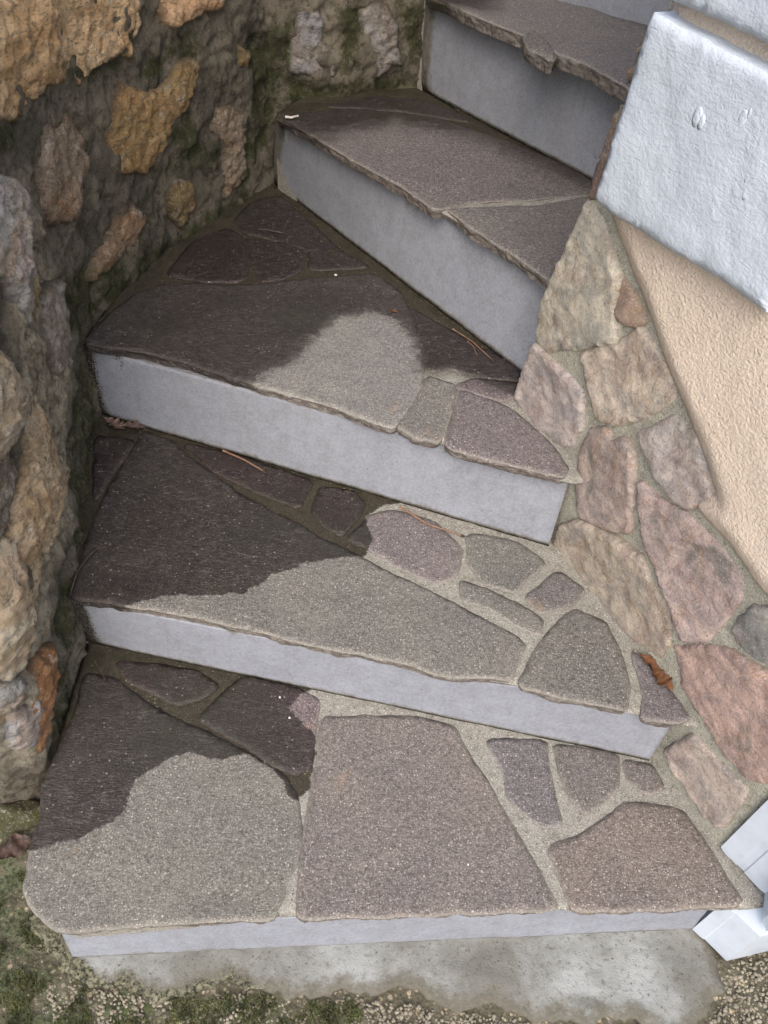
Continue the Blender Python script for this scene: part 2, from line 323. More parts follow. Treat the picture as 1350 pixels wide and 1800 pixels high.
def patch(name, poly, mapf, mat, cell=.008, hfun=None, skirt=.02, amp=.0015, seed=0., parent=None, attrs=None, color=None,
          smooth=1, edge_rough=.0, rings=2, bottom=False, under=0., grow=0.):
    """sheet inside a traced outline with a height profile, rough rim and closed sides"""
    o = resample(poly, cell*.7, amp, seed, smooth, grow); lo = o.min(0); hi = o.max(0)
    gx = np.arange(lo[0], hi[0], cell); gy = np.arange(lo[1], hi[1], cell)
    G = np.stack(np.meshgrid(gx, gy), -1).reshape(-1, 2)+rng.uniform(-.28, .28, (len(gx)*len(gy), 2))*cell
    d, ins = segdist(G, o); G = G[ins & (d > cell*.55)]
    P = np.vstack([o, G]); n0 = len(o)
    vs, _, fs, ov, _, _ = delaunay_2d_cdt([Vector(p) for p in P], [(i, (i+1) % n0) for i in range(n0)], [], 1, 1e-7)
    V2 = np.array([tuple(v) for v in vs])
    # map outline vertices
    rim = [None]*n0
    for i, src in enumerate(ov):
        for s_ in src:
            if s_ < n0: rim[s_] = i
    rim = [r for r in rim if r is not None]; rr = [rim[0]]
    for r in rim[1:]:
        if r != rr[-1]: rr.append(r)
    rim = rr
    d, _ = segdist(V2, V2[rim]); d[rim] = 0
    h = hfun(V2, d) if hfun else np.where(d < 1e-5, -.003, 0.)
    V = mapf(V2[:, 0], V2[:, 1], h); F = []; sm = []
    for f in fs:
        f = list(f); p = V2[f]
        if (p[1, 0]-p[0, 0])*(p[2, 1]-p[0, 1])-(p[2, 0]-p[0, 0])*(p[1, 1]-p[0, 1]) < 0: f = f[::-1]
        F.append(f); sm.append(True)
    r2 = V2[rim]; t = np.roll(r2, -1, 0)-np.roll(r2, 1, 0); t /= np.linalg.norm(t, axis=1)[:, None]+1e-9; nr = np.stack([t[:, 1], -t[:, 0]], 1)
    prev = list(rim); n = len(V); VV = [V]; src = list(range(len(V)))
    hr = h[rim]
    for j in range(1, rings+1):
        q = j/rings; hh = hr*(1-q)-skirt*q
        off = np.zeros(len(rim))
        if edge_rough: off = edge_rough*(nz(np.c_[r2, np.full(len(r2), j*.012)], 26, 3, seed)*1.1+.35*nz(np.c_[r2, np.full(len(r2), j*.012)], 110, 2, seed+j)+.1); off = np.clip(off, -.0022, .006) - under*q
        elif under: off = -under*q*np.ones(len(rim))
        p2 = r2+nr*off[:, None]; VV.append(mapf(p2[:, 0], p2[:, 1], hh)); cur = list(range(n, n+len(rim))); n += len(rim); src += rim
        m = len(rim)
        for i in range(m):
            k_ = (i+1) % m; F.append((prev[i], cur[i], cur[k_], prev[k_])); sm.append(False)
        prev = cur
    if bottom: F.append(prev[::-1]); sm.append(False)
    V = np.vstack(VV); src = np.array(src)
    A = {'edge': d[src]}
    if bottom: A['edge'][len(V2):] = .02
    if bottom: A['side'] = np.r_[np.zeros(len(V2)), np.ones(len(V)-len(V2))]
    if attrs:
        for a, fn in attrs.items(): A[a] = fn(V2, V[:len(V2)], d)[src]
    for a in ('wet', 'moss', 'dirt'):
        if a not in A: A[a] = np.zeros(len(V))
    return mesh_obj(name, V, F, mat, parent, A, sm, color)
def prism(V2, z0, z1):
    V2 = np.asarray(V2, float); n = len(V2)
    if np.sum(V2[:, 0]*np.roll(V2[:, 1], -1)-np.roll(V2[:, 0], -1)*V2[:, 1]) < 0: V2 = V2[::-1]
    V = [(*p, z0) for p in V2]+[(*p, z1) for p in V2]
    F = [(i, (i+1) % n, (i+1) % n+n, i+n) for i in range(n)]+[tuple(range(n))[::-1], tuple(range(n, 2*n))]
    return V, F
def flat(z):
    return lambda u, v, h: np.stack([u, v, z+h], 1)

# ------------------------------------------------------------------ ground (structure)
# pebbly concrete pavement, mossy to the left and along the foot of the steps
foot_px = [(-60, 1640), (60, 1600), (75, 1650), (90, 1690), (150, 1728), (230, 1738), (290, 1752), (345, 1738), (420, 1722), (500, 1748), (560, 1757), (610, 1735),
           (700, 1745), (775, 1768), (860, 1775), (950, 1790), (1050, 1800), (1120, 1790), (1200, 1830), (1235, 1800), (1262, 1765), (1275, 1735), (1262, 1700), (1250, 1660),
           (1190, 1560), (200, 1560), (70, 1540)]
foot = tr(foot_px[1:], 0.004)
moss_px = [(-500, 1300), (110, 1330), (75, 1560), (100, 1660), (150, 1725), (330, 1745), (480, 1745), (560, 1765), (620, 1745), (660, 1800), (500, 1990), (300, 2200), (-500, 2300)]
mossg = tr(moss_px, 0)
def ground_grid():
    xs = np.concatenate([[-30, -12, -5, -2.5, -1.6], np.arange(-1.2, 1.2001, .009), [1.6, 2.5, 5, 12, 30]])
    ys = np.concatenate([[-30, -12, -5, -2, -.9], np.arange(-.25, 1.0, .009), [1.4, 2.5, 5, 12, 30]])
    X, Y = np.meshgrid(xs, ys); P = np.stack([X.ravel(), Y.ravel()], 1)
    s = sdf(P, mossg); m = np.clip(.5+s/.10, 0, 1)
    near = (np.abs(P[:, 0]) < 1.3) & (P[:, 1] > -.3) & (P[:, 1] < 1.05)
    h = np.zeros(len(P)); idx = np.where(near)[0]; Q = P[idx]
    h[idx] = -.012+.006*nz(Q, 14, 3, 3)+.004*nz(Q, 60, 3, 8)+m[idx]*(.010*np.abs(nz(Q, 30, 3, 5)))
    h[~near] = -.012
    # rubble rise at the foot of the wall end
    g = np.exp(-(((P[:, 0]+.66)/.12)**2+((P[:, 1]-.50)/.09)**2)); h += g*.03
    nx = len(xs); F = []
    for j in range(len(ys)-1):
        for i in range(nx-1): F.append((j*nx+i, j*nx+i+1, (j+1)*nx+i+1, (j+1)*nx+i))
    moss = np.clip(m, 0, 1)*.62
    moss += np.clip(.5+sdf(P, tr([(120, 1700), (330, 1735), (560, 1750), (640, 1730), (700, 1755), (560, 1790), (300, 1790), (100, 1780)], 0))/.03, 0, 1)*.12
    o = mesh_obj('ground', np.c_[P, h], F, GRD, None, {'moss': moss, 'edge': np.ones(len(P))})
    tag(o, 'mossy pebbled concrete paving below the lowest step', None, None, 'structure')
ground_grid()
def foot_h(P, d):
    return .006*np.clip(d/.03, 0, 1)**.5 - .009 + .0025*nz(P, 25, 3, 2)+.0015*nz(P, 90, 2, 2)
fo = patch('concrete_footing', foot, flat(.004), FOOT, .008, foot_h, .02, .013, 2., None,
      {'dirt': lambda P, V, d: np.clip(1.05-d/.045, 0, 1)*.8,
       'moss': lambda P, V, d: np.clip(.9-d/.05, 0, 1)*np.clip((.05-P[:, 0])/.25, 0, 1)+.45*np.clip(.5-(P[:, 0]+.40)/.06, 0, 1)}, smooth=2)
tag(fo, 'pale cement footing smeared along the base of the lowest riser', None, None, 'structure')

# ------------------------------------------------------------------ staircase
STAIR = empty('staircase', 'curved outdoor staircase of irregular flagstones with grey cement risers', 'staircase', (0, 0, 0))
risers_px = {  # k: base pixels (left, right) on tread k-1, top pixels under tread k
    1: (((128, 1683), (1218, 1633)), ((98, 1634), (1255, 1598))),
    2: (((168, 1130), (1142, 1335)), ((140, 1062), (1190, 1268))),
    3: (((182, 728), (965, 958)), ((152, 612), (1001, 843))),
    4: (((487, 325), (920, 655)), ((490, 214), (985, 500))),
    5: (((748, 160), (1048, 318)), ((757, 8), (1110, 150))),
    6: (((930, -12), (1145, 42)), None)}
wet_px = {
    1: ([(20, 1500), (80, 1490), (150, 1470), (215, 1430), (240, 1365), (290, 1340), (330, 1322), (365, 1330), (400, 1333), (440, 1325), (490, 1360), (510, 1400),
         (525, 1405), (545, 1385), (552, 1330), (555, 1290), (520, 1262), (512, 1240), (528, 1218), (600, 1200), (130, 1080), (-60, 1200)], .026),
    2: ([(60, 1080), (200, 1072), (290, 1048), (380, 1045), (430, 1040), (480, 1010), (540, 990), (600, 978), (640, 975), (660, 945), (645, 925), (640, 905),
         (680, 882), (720, 880), (700, 840), (180, 660), (60, 1000)], .026),
    3: ([(100, 620), (300, 660), (420, 690), (470, 655), (520, 630), (560, 590), (590, 560), (650, 548), (700, 565), (730, 600), (738, 650), (800, 652), (860, 680), (930, 700),
         (960, 620), (480, 300), (280, 400)], .085),
    4: ([(440, 200), (545, 250), (600, 232), (700, 218), (830, 240), (930, 285), (1040, 330), (1060, 290), (750, 120), (560, 120)], .20),
    5: ([(700, -100), (740, 20), (800, 10), (860, 20), (900, -40), (1180, 60), (1190, 0), (960, -60)], .16)}
def wetfn(k):
    if k not in wet_px: return lambda P, V, d: np.zeros(len(P))
    poly = tr(wet_px[k][0], Zt[k]); soft = wet_px[k][1]
    return lambda P, V, d: np.clip(.5+sdf(P, poly)/soft, -.4, 1.4)
bed_px = {
    1: [(95, 1300), (160, 1080), (1190, 1295), (1270, 1400), (1330, 1485), (1385, 1550), (1400, 1590), (1310, 1602), (970, 1602), (800, 1607), (525, 1613), (300, 1619), (130, 1628), (75, 1600), (58, 1560), (75, 1480), (88, 1390)],
    2: [(110, 1046), (90, 900), (150, 700), (970, 912), (1040, 950), (1100, 1000), (1190, 1110), (1285, 1245), (1240, 1280), (1180, 1270), (1050, 1239), (915, 1206), (780, 1179), (600, 1138), (480, 1108), (330, 1073), (230, 1058)],
    3: [(135, 600), (230, 470), (400, 340), (480, 290), (930, 585), (1000, 640), (1055, 845), (1005, 848), (900, 812), (780, 779), (690, 744), (600, 712), (430, 664), (230, 608)],
    4: [(470, 200), (600, 120), (755, 120), (1095, 268), (1115, 350), (1000, 515), (962, 484), (900, 443), (830, 398), (770, 366), (620, 277), (560, 240)],
    5: [(740, -10), (760, -80), (930, -60), (1180, 20), (1170, 90), (1120, 156), (1040, 112), (930, 66), (850, 34), (790, 6)],
}
slabs = {  # outline in photo pixels, dry colour (sRGB), optional label
 1: [([(92, 1345), (130, 1262), (150, 1185), (200, 1193), (262, 1240), (330, 1275), (385, 1298), (440, 1327), (500, 1365), (520, 1400), (529, 1460), (517, 1520), (492, 1580), (476, 1612), (400, 1614), (300, 1619), (190, 1630), (105, 1637), (62, 1603), (44, 1560), (56, 1490), (74, 1440), (74, 1385)], (140, 139, 126), 'large grey flagstone at the outer left corner, half wet'),
     ([(205, 1163), (280, 1168), (340, 1178), (383, 1205), (352, 1228), (310, 1236), (265, 1215), (222, 1190)], (128, 98, 106), 'small wet purple flagstone'),
     ([(350, 1262), (398, 1212), (430, 1188), (520, 1208), (560, 1230), (552, 1290), (545, 1345), (522, 1358), (480, 1343), (430, 1308), (390, 1285)], (132, 104, 114), 'dark wet purple flagstone'),
     ([(567, 1262), (640, 1259), (740, 1262), (800, 1278), (815, 1312), (860, 1383), (905, 1460), (950, 1540), (976, 1590), (968, 1597), (800, 1603), (650, 1609), (525, 1611), (530, 1540), (536, 1460), (546, 1400), (560, 1330)], (140, 127, 121), 'big mauve four-sided flagstone'),
     ([(855, 1298), (960, 1302), (962, 1345), (973, 1395), (986, 1446), (955, 1449), (925, 1430), (898, 1403), (884, 1350)], (118, 110, 122), None),
     ([(975, 1308), (1085, 1325), (1087, 1380), (1060, 1408), (1030, 1430), (1006, 1400), (986, 1360)], (124, 116, 112), None),
     ([(1098, 1337), (1148, 1345), (1166, 1385), (1140, 1396), (1104, 1372)], (136, 124, 120), None),
     ([(968, 1490), (1020, 1472), (1080, 1430), (1100, 1412), (1180, 1419), (1200, 1426), (1240, 1480), (1276, 1540), (1306, 1585), (1150, 1596), (1010, 1598), (985, 1540)], (142, 124, 114), 'brown grainy flagstone by the white post')],
 2: [([(252, 757), (300, 776), (345, 812), (420, 868), (520, 920), (640, 985), (780, 1052), (922, 1126), (898, 1193), (850, 1188), (780, 1184), (720, 1163), (600, 1142), (480, 1113), (330, 1078), (230, 1062), (132, 1050), (124, 1040), (150, 960), (172, 900), (212, 822)], (136, 135, 128), 'long wedge flagstone, wet at the wall end'),
     ([(168, 765), (240, 772), (198, 830), (166, 880)], (120, 92, 84), None),
     ([(322, 778), (400, 795), (480, 820), (548, 845), (526, 892), (450, 862), (380, 828)], (122, 92, 94), None),
     ([(565, 855), (620, 862), (640, 885), (625, 912), (600, 940), (570, 922), (548, 897)], (120, 82, 90), None),
     ([(650, 905), (690, 896), (760, 915), (812, 962), (800, 1010), (770, 1024), (720, 1004), (645, 960), (612, 943), (640, 920)], (140, 126, 132), None),
     ([(822, 938), (905, 950), (957, 987), (942, 1004), (905, 1038), (850, 1022), (826, 985)], (128, 132, 124), None),
     ([(926, 1048), (982, 1004), (1027, 1037), (1000, 1063), (950, 1074)], (126, 120, 122), None),
     ([(810, 1020), (860, 1037), (905, 1058), (952, 1088), (948, 1112), (915, 1100), (860, 1066), (814, 1052)], (136, 136, 128), None),
     ([(1010, 1070), (1062, 1090), (1092, 1150), (1107, 1210), (1100, 1245), (1050, 1235), (980, 1221), (913, 1203), (935, 1160), (965, 1112)], (128, 127, 119), 'grey kite-shaped flagstone'),
     ([(1112, 1143), (1142, 1170), (1172, 1202), (1212, 1262), (1190, 1268), (1130, 1261), (1136, 1220)], (122, 112, 124), None)],
 3: [([(245, 512), (300, 496), (440, 501), (560, 487), (660, 480), (700, 510), (727, 560), (742, 620), (744, 662), (716, 722), (690, 750), (660, 742), (600, 716), (520, 694), (430, 668), (330, 636), (230, 612), (146, 602), (195, 548)], (172, 172, 168), 'largest flagstone with one dry pale patch'),
     ([(292, 482), (335, 426), (400, 400), (424, 415), (440, 460), (430, 492), (360, 494)], (112, 74, 80), None),
     ([(428, 417), (500, 425), (533, 440), (530, 472), (500, 488), (458, 494), (443, 460)], (112, 72, 80), None),
     ([(412, 385), (440, 355), (490, 342), (540, 385), (600, 440), (650, 468), (545, 474), (540, 436), (480, 420), (430, 408)], (98, 92, 90), None),
     ([(718, 538), (760, 562), (830, 602), (917, 648), (914, 668), (850, 662), (790, 645), (756, 652), (742, 600)], (124, 100, 110), None),
     ([(832, 664), (912, 674), (905, 694), (880, 704), (800, 678)], (124, 102, 112), None),
     ([(752, 660), (802, 676), (787, 738), (770, 774), (730, 766), (700, 748), (722, 720)], (150, 148, 140), None),
     ([(812, 684), (872, 706), (900, 720), (960, 770), (997, 820), (990, 837), (900, 815), (784, 784), (795, 735)], (134, 120, 128), 'speckled purple flagstone at the inner end')],
 4: [([(492, 203), (560, 194), (640, 190), (760, 205), (850, 235), (930, 262), (1000, 290), (1044, 322), (1044, 332), (990, 343), (930, 349), (830, 353), (768, 368), (700, 322), (620, 279), (560, 243)], (122, 110, 112), 'large mauve flagstone with a dark wet rear edge'),
     ([(565, 186), (650, 168), (740, 174), (800, 196), (830, 214), (700, 192)], (110, 80, 86), None),
     ([(788, 366), (870, 362), (950, 360), (1038, 344), (1040, 365), (1000, 430), (970, 494), (960, 484), (900, 443), (830, 398)], (134, 126, 122), None)],
 5: [([(922, 62), (934, 56), (948, 62), (966, 80), (978, 96), (970, 104), (950, 94), (930, 84)], (104, 98, 98), 'small dark broken lump of stone on the front edge'),
     ([(758, -12), (765, -60), (900, -50), (960, -12), (1060, 22), (1165, 55), (1160, 90), (1115, 158), (1040, 114), (960, 84), (925, 62), (850, 32), (790, 4)], (128, 120, 124), None)],
}
def slab_h(seed, amp=.0012):
    def f(P, d):
        h = amp*nz(P, 14, 3, seed)+.0005*nz(P, 70, 2, seed+3)
        return h-.0028*np.clip(1-d/.004, 0, 1)**1.5
    return f
steps = {}
for k in range(1, 6):
    z = Zt[k]; th = TH[k]
    poly = tr(bed_px[k], z)
    # solid concrete core under the bed, behind the riser
    rb, rt = risers_px[k]; bl, br = at(rb[0], Zt[k-1]), at(rb[1], Zt[k-1])
    tl, trt = at(rt[0], z-th), at(rt[1], z-th)
    dirv = (br-bl)/np.linalg.norm(br-bl); back = np.array([-dirv[1], dirv[0]])
    if back[1] < 0: back = -back
    tl = tl+back*.007; trt = trt+back*.007
    if k > 1: bl = bl-dirv*.05; tl = tl-dirv*.05
    L = max(np.linalg.norm(br-bl), .1)
    # bed of mortar between the slabs
    def bed_h(P, d, k=k):
        return -.004+.0018*nz(P, 20, 3, k)+.0008*nz(P, 80, 2, k)-.004*np.clip(1-d/.008, 0, 1)
    wall_side = {1: [(70, 1360), (150, 1130), (560, 1205), (560, 1225), (200, 1160), (150, 1180), (110, 1340)], 2: [(110, 1050), (150, 740), (250, 745), (640, 860), (640, 880), (260, 775), (190, 790), (140, 1040)],
                 3: [(140, 610), (300, 430), (490, 300), (920, 640), (905, 650), (490, 350), (420, 370), (310, 440), (160, 600)], 4: [(470, 190), (760, 140), (1050, 310), (1035, 322), (800, 215), (740, 172), (500, 200)], 5: [(740, -100), (770, -100), (770, 0), (750, 0)]}[k]
    mp = tr(wall_side, z)
    b = patch('step', poly, flat(z), MORT, .009, bed_h, th-.002, .001, k*3., STAIR,
              {'wet': wetfn(k), 'wsoft': (lambda P, V, d, k=k: np.full(len(P), 1. if k in (3, 4, 5) else 0.)), 'moss': lambda P, V, d, mp=mp: np.clip(.5+sdf(P, mp)/.06, 0, .56)}, under=.009, rings=1, smooth=1, grow=-.004)
    steps[k] = b
    core = np.array([tl+back*.012, trt+back*.012, trt+back*.012+[.10, .0]+back*.2, trt+back*.75, tl+back*.75+dirv*-.02])
    if k == 1: core = np.array([at((112, 1640), z)+back*.012, trt+back*.012, trt+back*.6, tl+back*.6+dirv*-.05])
    V, F = prism(core, Zt[k-1]-.06, z-th-.001)
    c = mesh_obj('step_core', V, F, MORT, b, {'wet': np.ones(len(V))*.2, 'moss': np.ones(len(V))*.3, 'edge': np.ones(len(V)), 'dirt': np.zeros(len(V))}, False)
    # riser panel, slightly rounded at the wall end
    nu = max(20, int(L/.008)); nv = 18
    drips = {1: [(.42, .5, .02)], 2: [(.70, .6, .012), (.3, .3, .01)], 3: [(.115, .30, .006), (.72, .25, .012), (.75, .18, .008)], 4: [(.06, .55, .009), (.09, .6, .006), (.55, .45, .014), (.585, .6, .012)], 5: [(.45, .25, .02)]}[k]
    V = []; dirt = []; chip = []
    for i in range(nu+1):
        u = i/nu; pb = bl+(br-bl)*u; pt = tl+(trt-tl)*u
        rd = math.exp(-u*L/.012) if k > 1 else 0                        # cement rounds off into the wall
        bow = {2: .010, 3: .012, 4: .03, 5: .012}.get(k, 0)*math.sin(math.pi*u)
        for j in range(nv+1):
            v = j/nv; p = pb+(pt-pb)*v; zz = Zt[k-1]-.004+(z-th-.0005-Zt[k-1]+.004)*v
            q = np.array([*p, zz]); q[:2] += back*(rd*.02-.0*bow)+back*.0012*mnoise.fractal(Vector((u*L*9, v*2, k)), 1, 2, 3)
            V.append(q)
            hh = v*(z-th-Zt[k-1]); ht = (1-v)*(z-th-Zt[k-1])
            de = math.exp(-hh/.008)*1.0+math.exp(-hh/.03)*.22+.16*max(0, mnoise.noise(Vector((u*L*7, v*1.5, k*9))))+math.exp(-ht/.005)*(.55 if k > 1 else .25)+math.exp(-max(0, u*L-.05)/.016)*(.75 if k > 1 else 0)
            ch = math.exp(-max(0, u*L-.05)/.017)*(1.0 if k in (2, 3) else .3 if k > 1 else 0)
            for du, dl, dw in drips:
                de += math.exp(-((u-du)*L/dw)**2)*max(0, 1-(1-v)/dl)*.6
            if k == 3: ch += math.exp(-((u-.115)*L/.016)**2)*max(0, 1-(1-v)/.45)*.9
            if k == 5: ch += math.exp(-((u-.5)*L/.03)**2)*max(0, 1-(1-v)/.2)*1.1
            dirt.append(de); chip.append(ch)
    nf = len(V); V = np.array(V); Vb = V.copy(); Vb[:, :2] += back*.014
    F = []
    idx = lambda i, j: i*(nv+1)+j
    for i in range(nu):
        for j in range(nv): F.append((idx(i, j), idx(i+1, j), idx(i+1, j+1), idx(i, j+1)))
    rim = [idx(i, 0) for i in range(nu+1)]+[idx(nu, j) for j in range(1, nv+1)]+[idx(i, nv) for i in range(nu-1, -1, -1)]+[idx(0, j) for j in range(nv-1, 0, -1)]
    m = len(rim)
    sm = [True]*len(F)
    for a in range(m):
        b_, c_ = rim[a], rim[(a+1) % m]; F.append((c_, b_, b_+nf, c_+nf)); sm.append(False)
    VV = np.vstack([V, Vb]); dirt = np.array(dirt+dirt); chip = np.array(chip+chip)
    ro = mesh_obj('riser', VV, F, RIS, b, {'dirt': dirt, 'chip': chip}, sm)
    # flagstones
    for n_, (px, colr, lab) in enumerate(slabs[k]):
        P2 = tr(px, z)
        s = patch('flagstone', P2, flat(z), FLAG, .007, (lambda P, d, g=slab_h(k*10+n_, .0022 if k in (2, 3) and n_ == 0 else .0012), b_=(.005 if k == 5 and n_ == 0 else 0): g(P, d)+b_*np.clip(d/.008, 0, 1)), th, .0022, k*17.+n_*3, b, {'wet': wetfn(k), 'wsoft': (lambda P, V, d, k=k: np.full(len(P), (.55 if k == 3 else 1.) if k in (3, 4, 5) else 0.))}, lin([.72*c_+.28*(sum(colr)/3)+(1.5 if q_ == 0 else -2 if q_ == 2 else 0) for q_, c_ in enumerate(colr)], .66), smooth=1,
                  edge_rough=.0035, rings=4, bottom=True, under=.003, grow=.0042)
        if lab: s['label'] = lab
    if k == 1: b['label'] = 'lowest step, widest, free of the wall at its left end'
    if k == 5: b['label'] = 'top step in view, cut by the white block'
# next flight portion just out of frame
b6l, b6r = at(risers_px[6][0][0], Zt[5]), at(risers_px[6][0][1], Zt[5])
d6 = (b6r-b6l)/np.linalg.norm(b6r-b6l); b6l = b6l-d6*.35; b6r = b6r+d6*.12; n6 = np.array([-d6[1], d6[0]])
V, F = prism([b6l, b6r, b6r+n6*.018, b6l+n6*.018], Zt[5]-.004, Zt[6]-.03)
s6V, s6F = prism([b6l+n6*.02, b6r+n6*.02, b6r+n6*.7, b6l+n6*.7], Zt[5]-.05, Zt[6]-.031)
s6 = mesh_obj('step', s6V, s6F, MORT, STAIR, {'wet': np.zeros(8), 'moss': np.zeros(8), 'edge': np.ones(8)}, False)
mesh_obj('riser', V, F, RIS, s6, {'dirt': np.zeros(8), 'chip': np.zeros(8)}, False)
patch('flagstone', [b6l-n6*.02, b6r-n6*.02, b6r+n6*.68, b6l+n6*.68], flat(Zt[6]), FLAG, .02, slab_h(99), .03, .003, 7., s6, None, lin((128, 120, 124), .86), edge_rough=.005, rings=3, bottom=True)

# ------------------------------------------------------------------ rubble retaining wall on the left
wall_pts = [(-2.2, .42), (-1.0, .50), (-.60, .515), (-.535, .53), (-.512, .565), (-.515, .66), (-.520, .80), (-.555, .98), (-.600, 1.16), (-.603, 1.24), (-.592, 1.38), (-.548, 1.58), (-.465, 1.76),
            (-.405, 1.90), (-.375, 1.985), (-.345, 2.010), (-.30, 2.02), (-.19, 2.075), (.004, 2.175), (.12, 2.30), (.30, 2.62), (.42, 3.0)]
def smooth_line(p, it=2):
    p = np.array(p, float)
    for _ in range(it):
        q = [p[0]]
        for a, b in zip(p[:-1], p[1:]): q += [a*.75+b*.25, a*.25+b*.75]
        q.append(p[-1]); p = np.array(q)
    return p
WL = smooth_line(wall_pts); WS = np.r_[0, np.cumsum(np.hypot(*np.diff(WL, axis=0).T))]
_t = np.gradient(WL, WS, axis=0); _t /= np.linalg.norm(_t, axis=1)[:, None]; WN = np.stack([_t[:, 1], -_t[:, 0]], 1)
def wallmap(u, v, h):
    x = np.interp(u, WS, WL[:, 0]); y = np.interp(u, WS, WL[:, 1]); nx_ = np.interp(u, WS, WN[:, 0]); ny_ = np.interp(u, WS, WN[:, 1])
    lean = -.05*np.clip(v-.1, 0, None)*0
    return np.stack([x+nx_*(h+lean), y+ny_*(h+lean), v], 1)
def wallhit(p, off=.012):
    r = ray(p)[:2]; rz = ray(p)[2]; best = None
    for i in range(len(WL)-1):
        a = WL[i]+WN[i]*off; b = WL[i+1]+WN[i+1]*off; d = b-a
        det = r[0]*(-d[1])+d[0]*r[1]
        if abs(det) < 1e-12: continue
        t = (a[0]*(-d[1])+d[0]*a[1])/det; s = (r[0]*a[1]-r[1]*a[0])/det
        if t > 0 and -.001 <= s <= 1.001 and (best is None or t < best[0]): best = (t, WS[i]+s*(WS[i+1]-WS[i]))
    return np.array([best[1], H0+rz*best[0]]) if best else None
def wtr(px): return np.array([q for q in (wallhit(p) for p in px) if q is not None])
WALL = empty('retaining_wall', 'tall rubble stone retaining wall in mossy brown mortar curving up beside the steps', 'stone wall', (-.55, 1.0, 0))
WALL_inv = Matrix.Translation(-WALL.location)
moss_w = [wtr(q) for q in [
    [(105, 90), (190, 100), (250, 90), (240, 130), (180, 150), (100, 160)], [(320, 60), (360, 30), (375, 130), (330, 110), (290, 150), (235, 160), (250, 120)],
    [(300, 210), (345, 190), (375, 250), (360, 330), (320, 320), (260, 320), (300, 270)], [(365, 230), (400, 250), (395, 310), (365, 300)],
    [(440, 60), (530, 20), (510, 180), (480, 250), (440, 340), (415, 330), (445, 180)], [(150, 610), (110, 570), (130, 480), (300, 420), (420, 340), (490, 330), (480, 420), (300, 480)],
    [(100, 1330), (110, 1080), (125, 1000), (150, 1000), (145, 1160), (150, 1200), (120, 1350)], [(0, 190), (45, 215), (40, 300), (0, 290)],
    [(480, 200), (510, 130), (740, 130), (760, 100), (765, 190), (600, 200)], [(590, 10), (650, 0), (640, 130), (590, 150)], [(700, 0), (760, 0), (750, 130), (720, 130)],
    [(135, 640), (175, 620), (190, 760), (165, 960), (130, 1050), (130, 800)]]]
pale_w = [wtr(q) for q in [[(0, 260), (60, 300), (110, 480), (135, 600), (130, 760), (140, 830), (110, 1000), (100, 1100), (85, 1340), (0, 1340)], [(0, 1180), (100, 1150), (85, 1345), (0, 1340)]]]
def wall_grid():
    us = np.concatenate([np.arange(0, 1.2, .05), np.arange(1.2, WS[-1]-.55, .0085), np.arange(WS[-1]-.55, WS[-1], .03)]); zs = np.concatenate([np.arange(-.08, 1.25, .009), np.arange(1.25, 1.75, .03)])
    U, Zg = np.meshgrid(us, zs, indexing='ij'); P = np.stack([U.ravel(), Zg.ravel()], 1)
    B = wallmap(P[:, 0], P[:, 1], np.zeros(len(P)))
    h = .014*nz(B, 7, 3, 1)+.010*nz(B, 24, 4, 5)-.007*np.abs(nz(B, 13, 3, 11))+.0065*nz(B, 70, 4, 6)
    V = wallmap(P[:, 0], P[:, 1], h)
    m = np.zeros(len(P))
    for q in moss_w:
        if len(q) > 2: m = np.maximum(m, np.clip(.5+sdf(P, q)/.05, 0, 1))
    pl = np.zeros(len(P))
    for q in pale_w:
        if len(q) > 2: pl = np.maximum(pl, np.clip(.5+sdf(P, q)/.08, 0, 1))
    nz_ = len(zs); F = []
    for i in range(len(us)-1):
        for j in range(nz_-1):
            a = i*nz_+j; F.append((a, a+nz_, a+nz_+1, a+1))
    # top and back closing the wall volume
    n = len(V); top = [i*nz_+nz_-1 for i in range(len(us))]
    bt = V[top].copy(); nn = np.stack([np.interp(us, WS, WN[:, 0]), np.interp(us, WS, WN[:, 1])], 1); bt[:, :2] -= nn*.28; bb = bt.copy(); bb[:, 2] = -.08
    V = np.vstack([V, bt, bb]); nu_ = len(us)
    for i in range(nu_-1):
        F.append((top[i], top[i+1], n+i+1, n+i)); F.append((n+i, n+i+1, n+nu_+i+1, n+nu_+i))
    z_ = np.zeros(2*nu_)
    V[:, 0] -= WALL.location.x; V[:, 1] -= WALL.location.y
    return mesh_obj('mortar', V, F, WM, WALL, {'moss': np.r_[m*.85, z_], 'pale': np.r_[pl, z_], 'edge': np.ones(len(V))})
wall_grid()
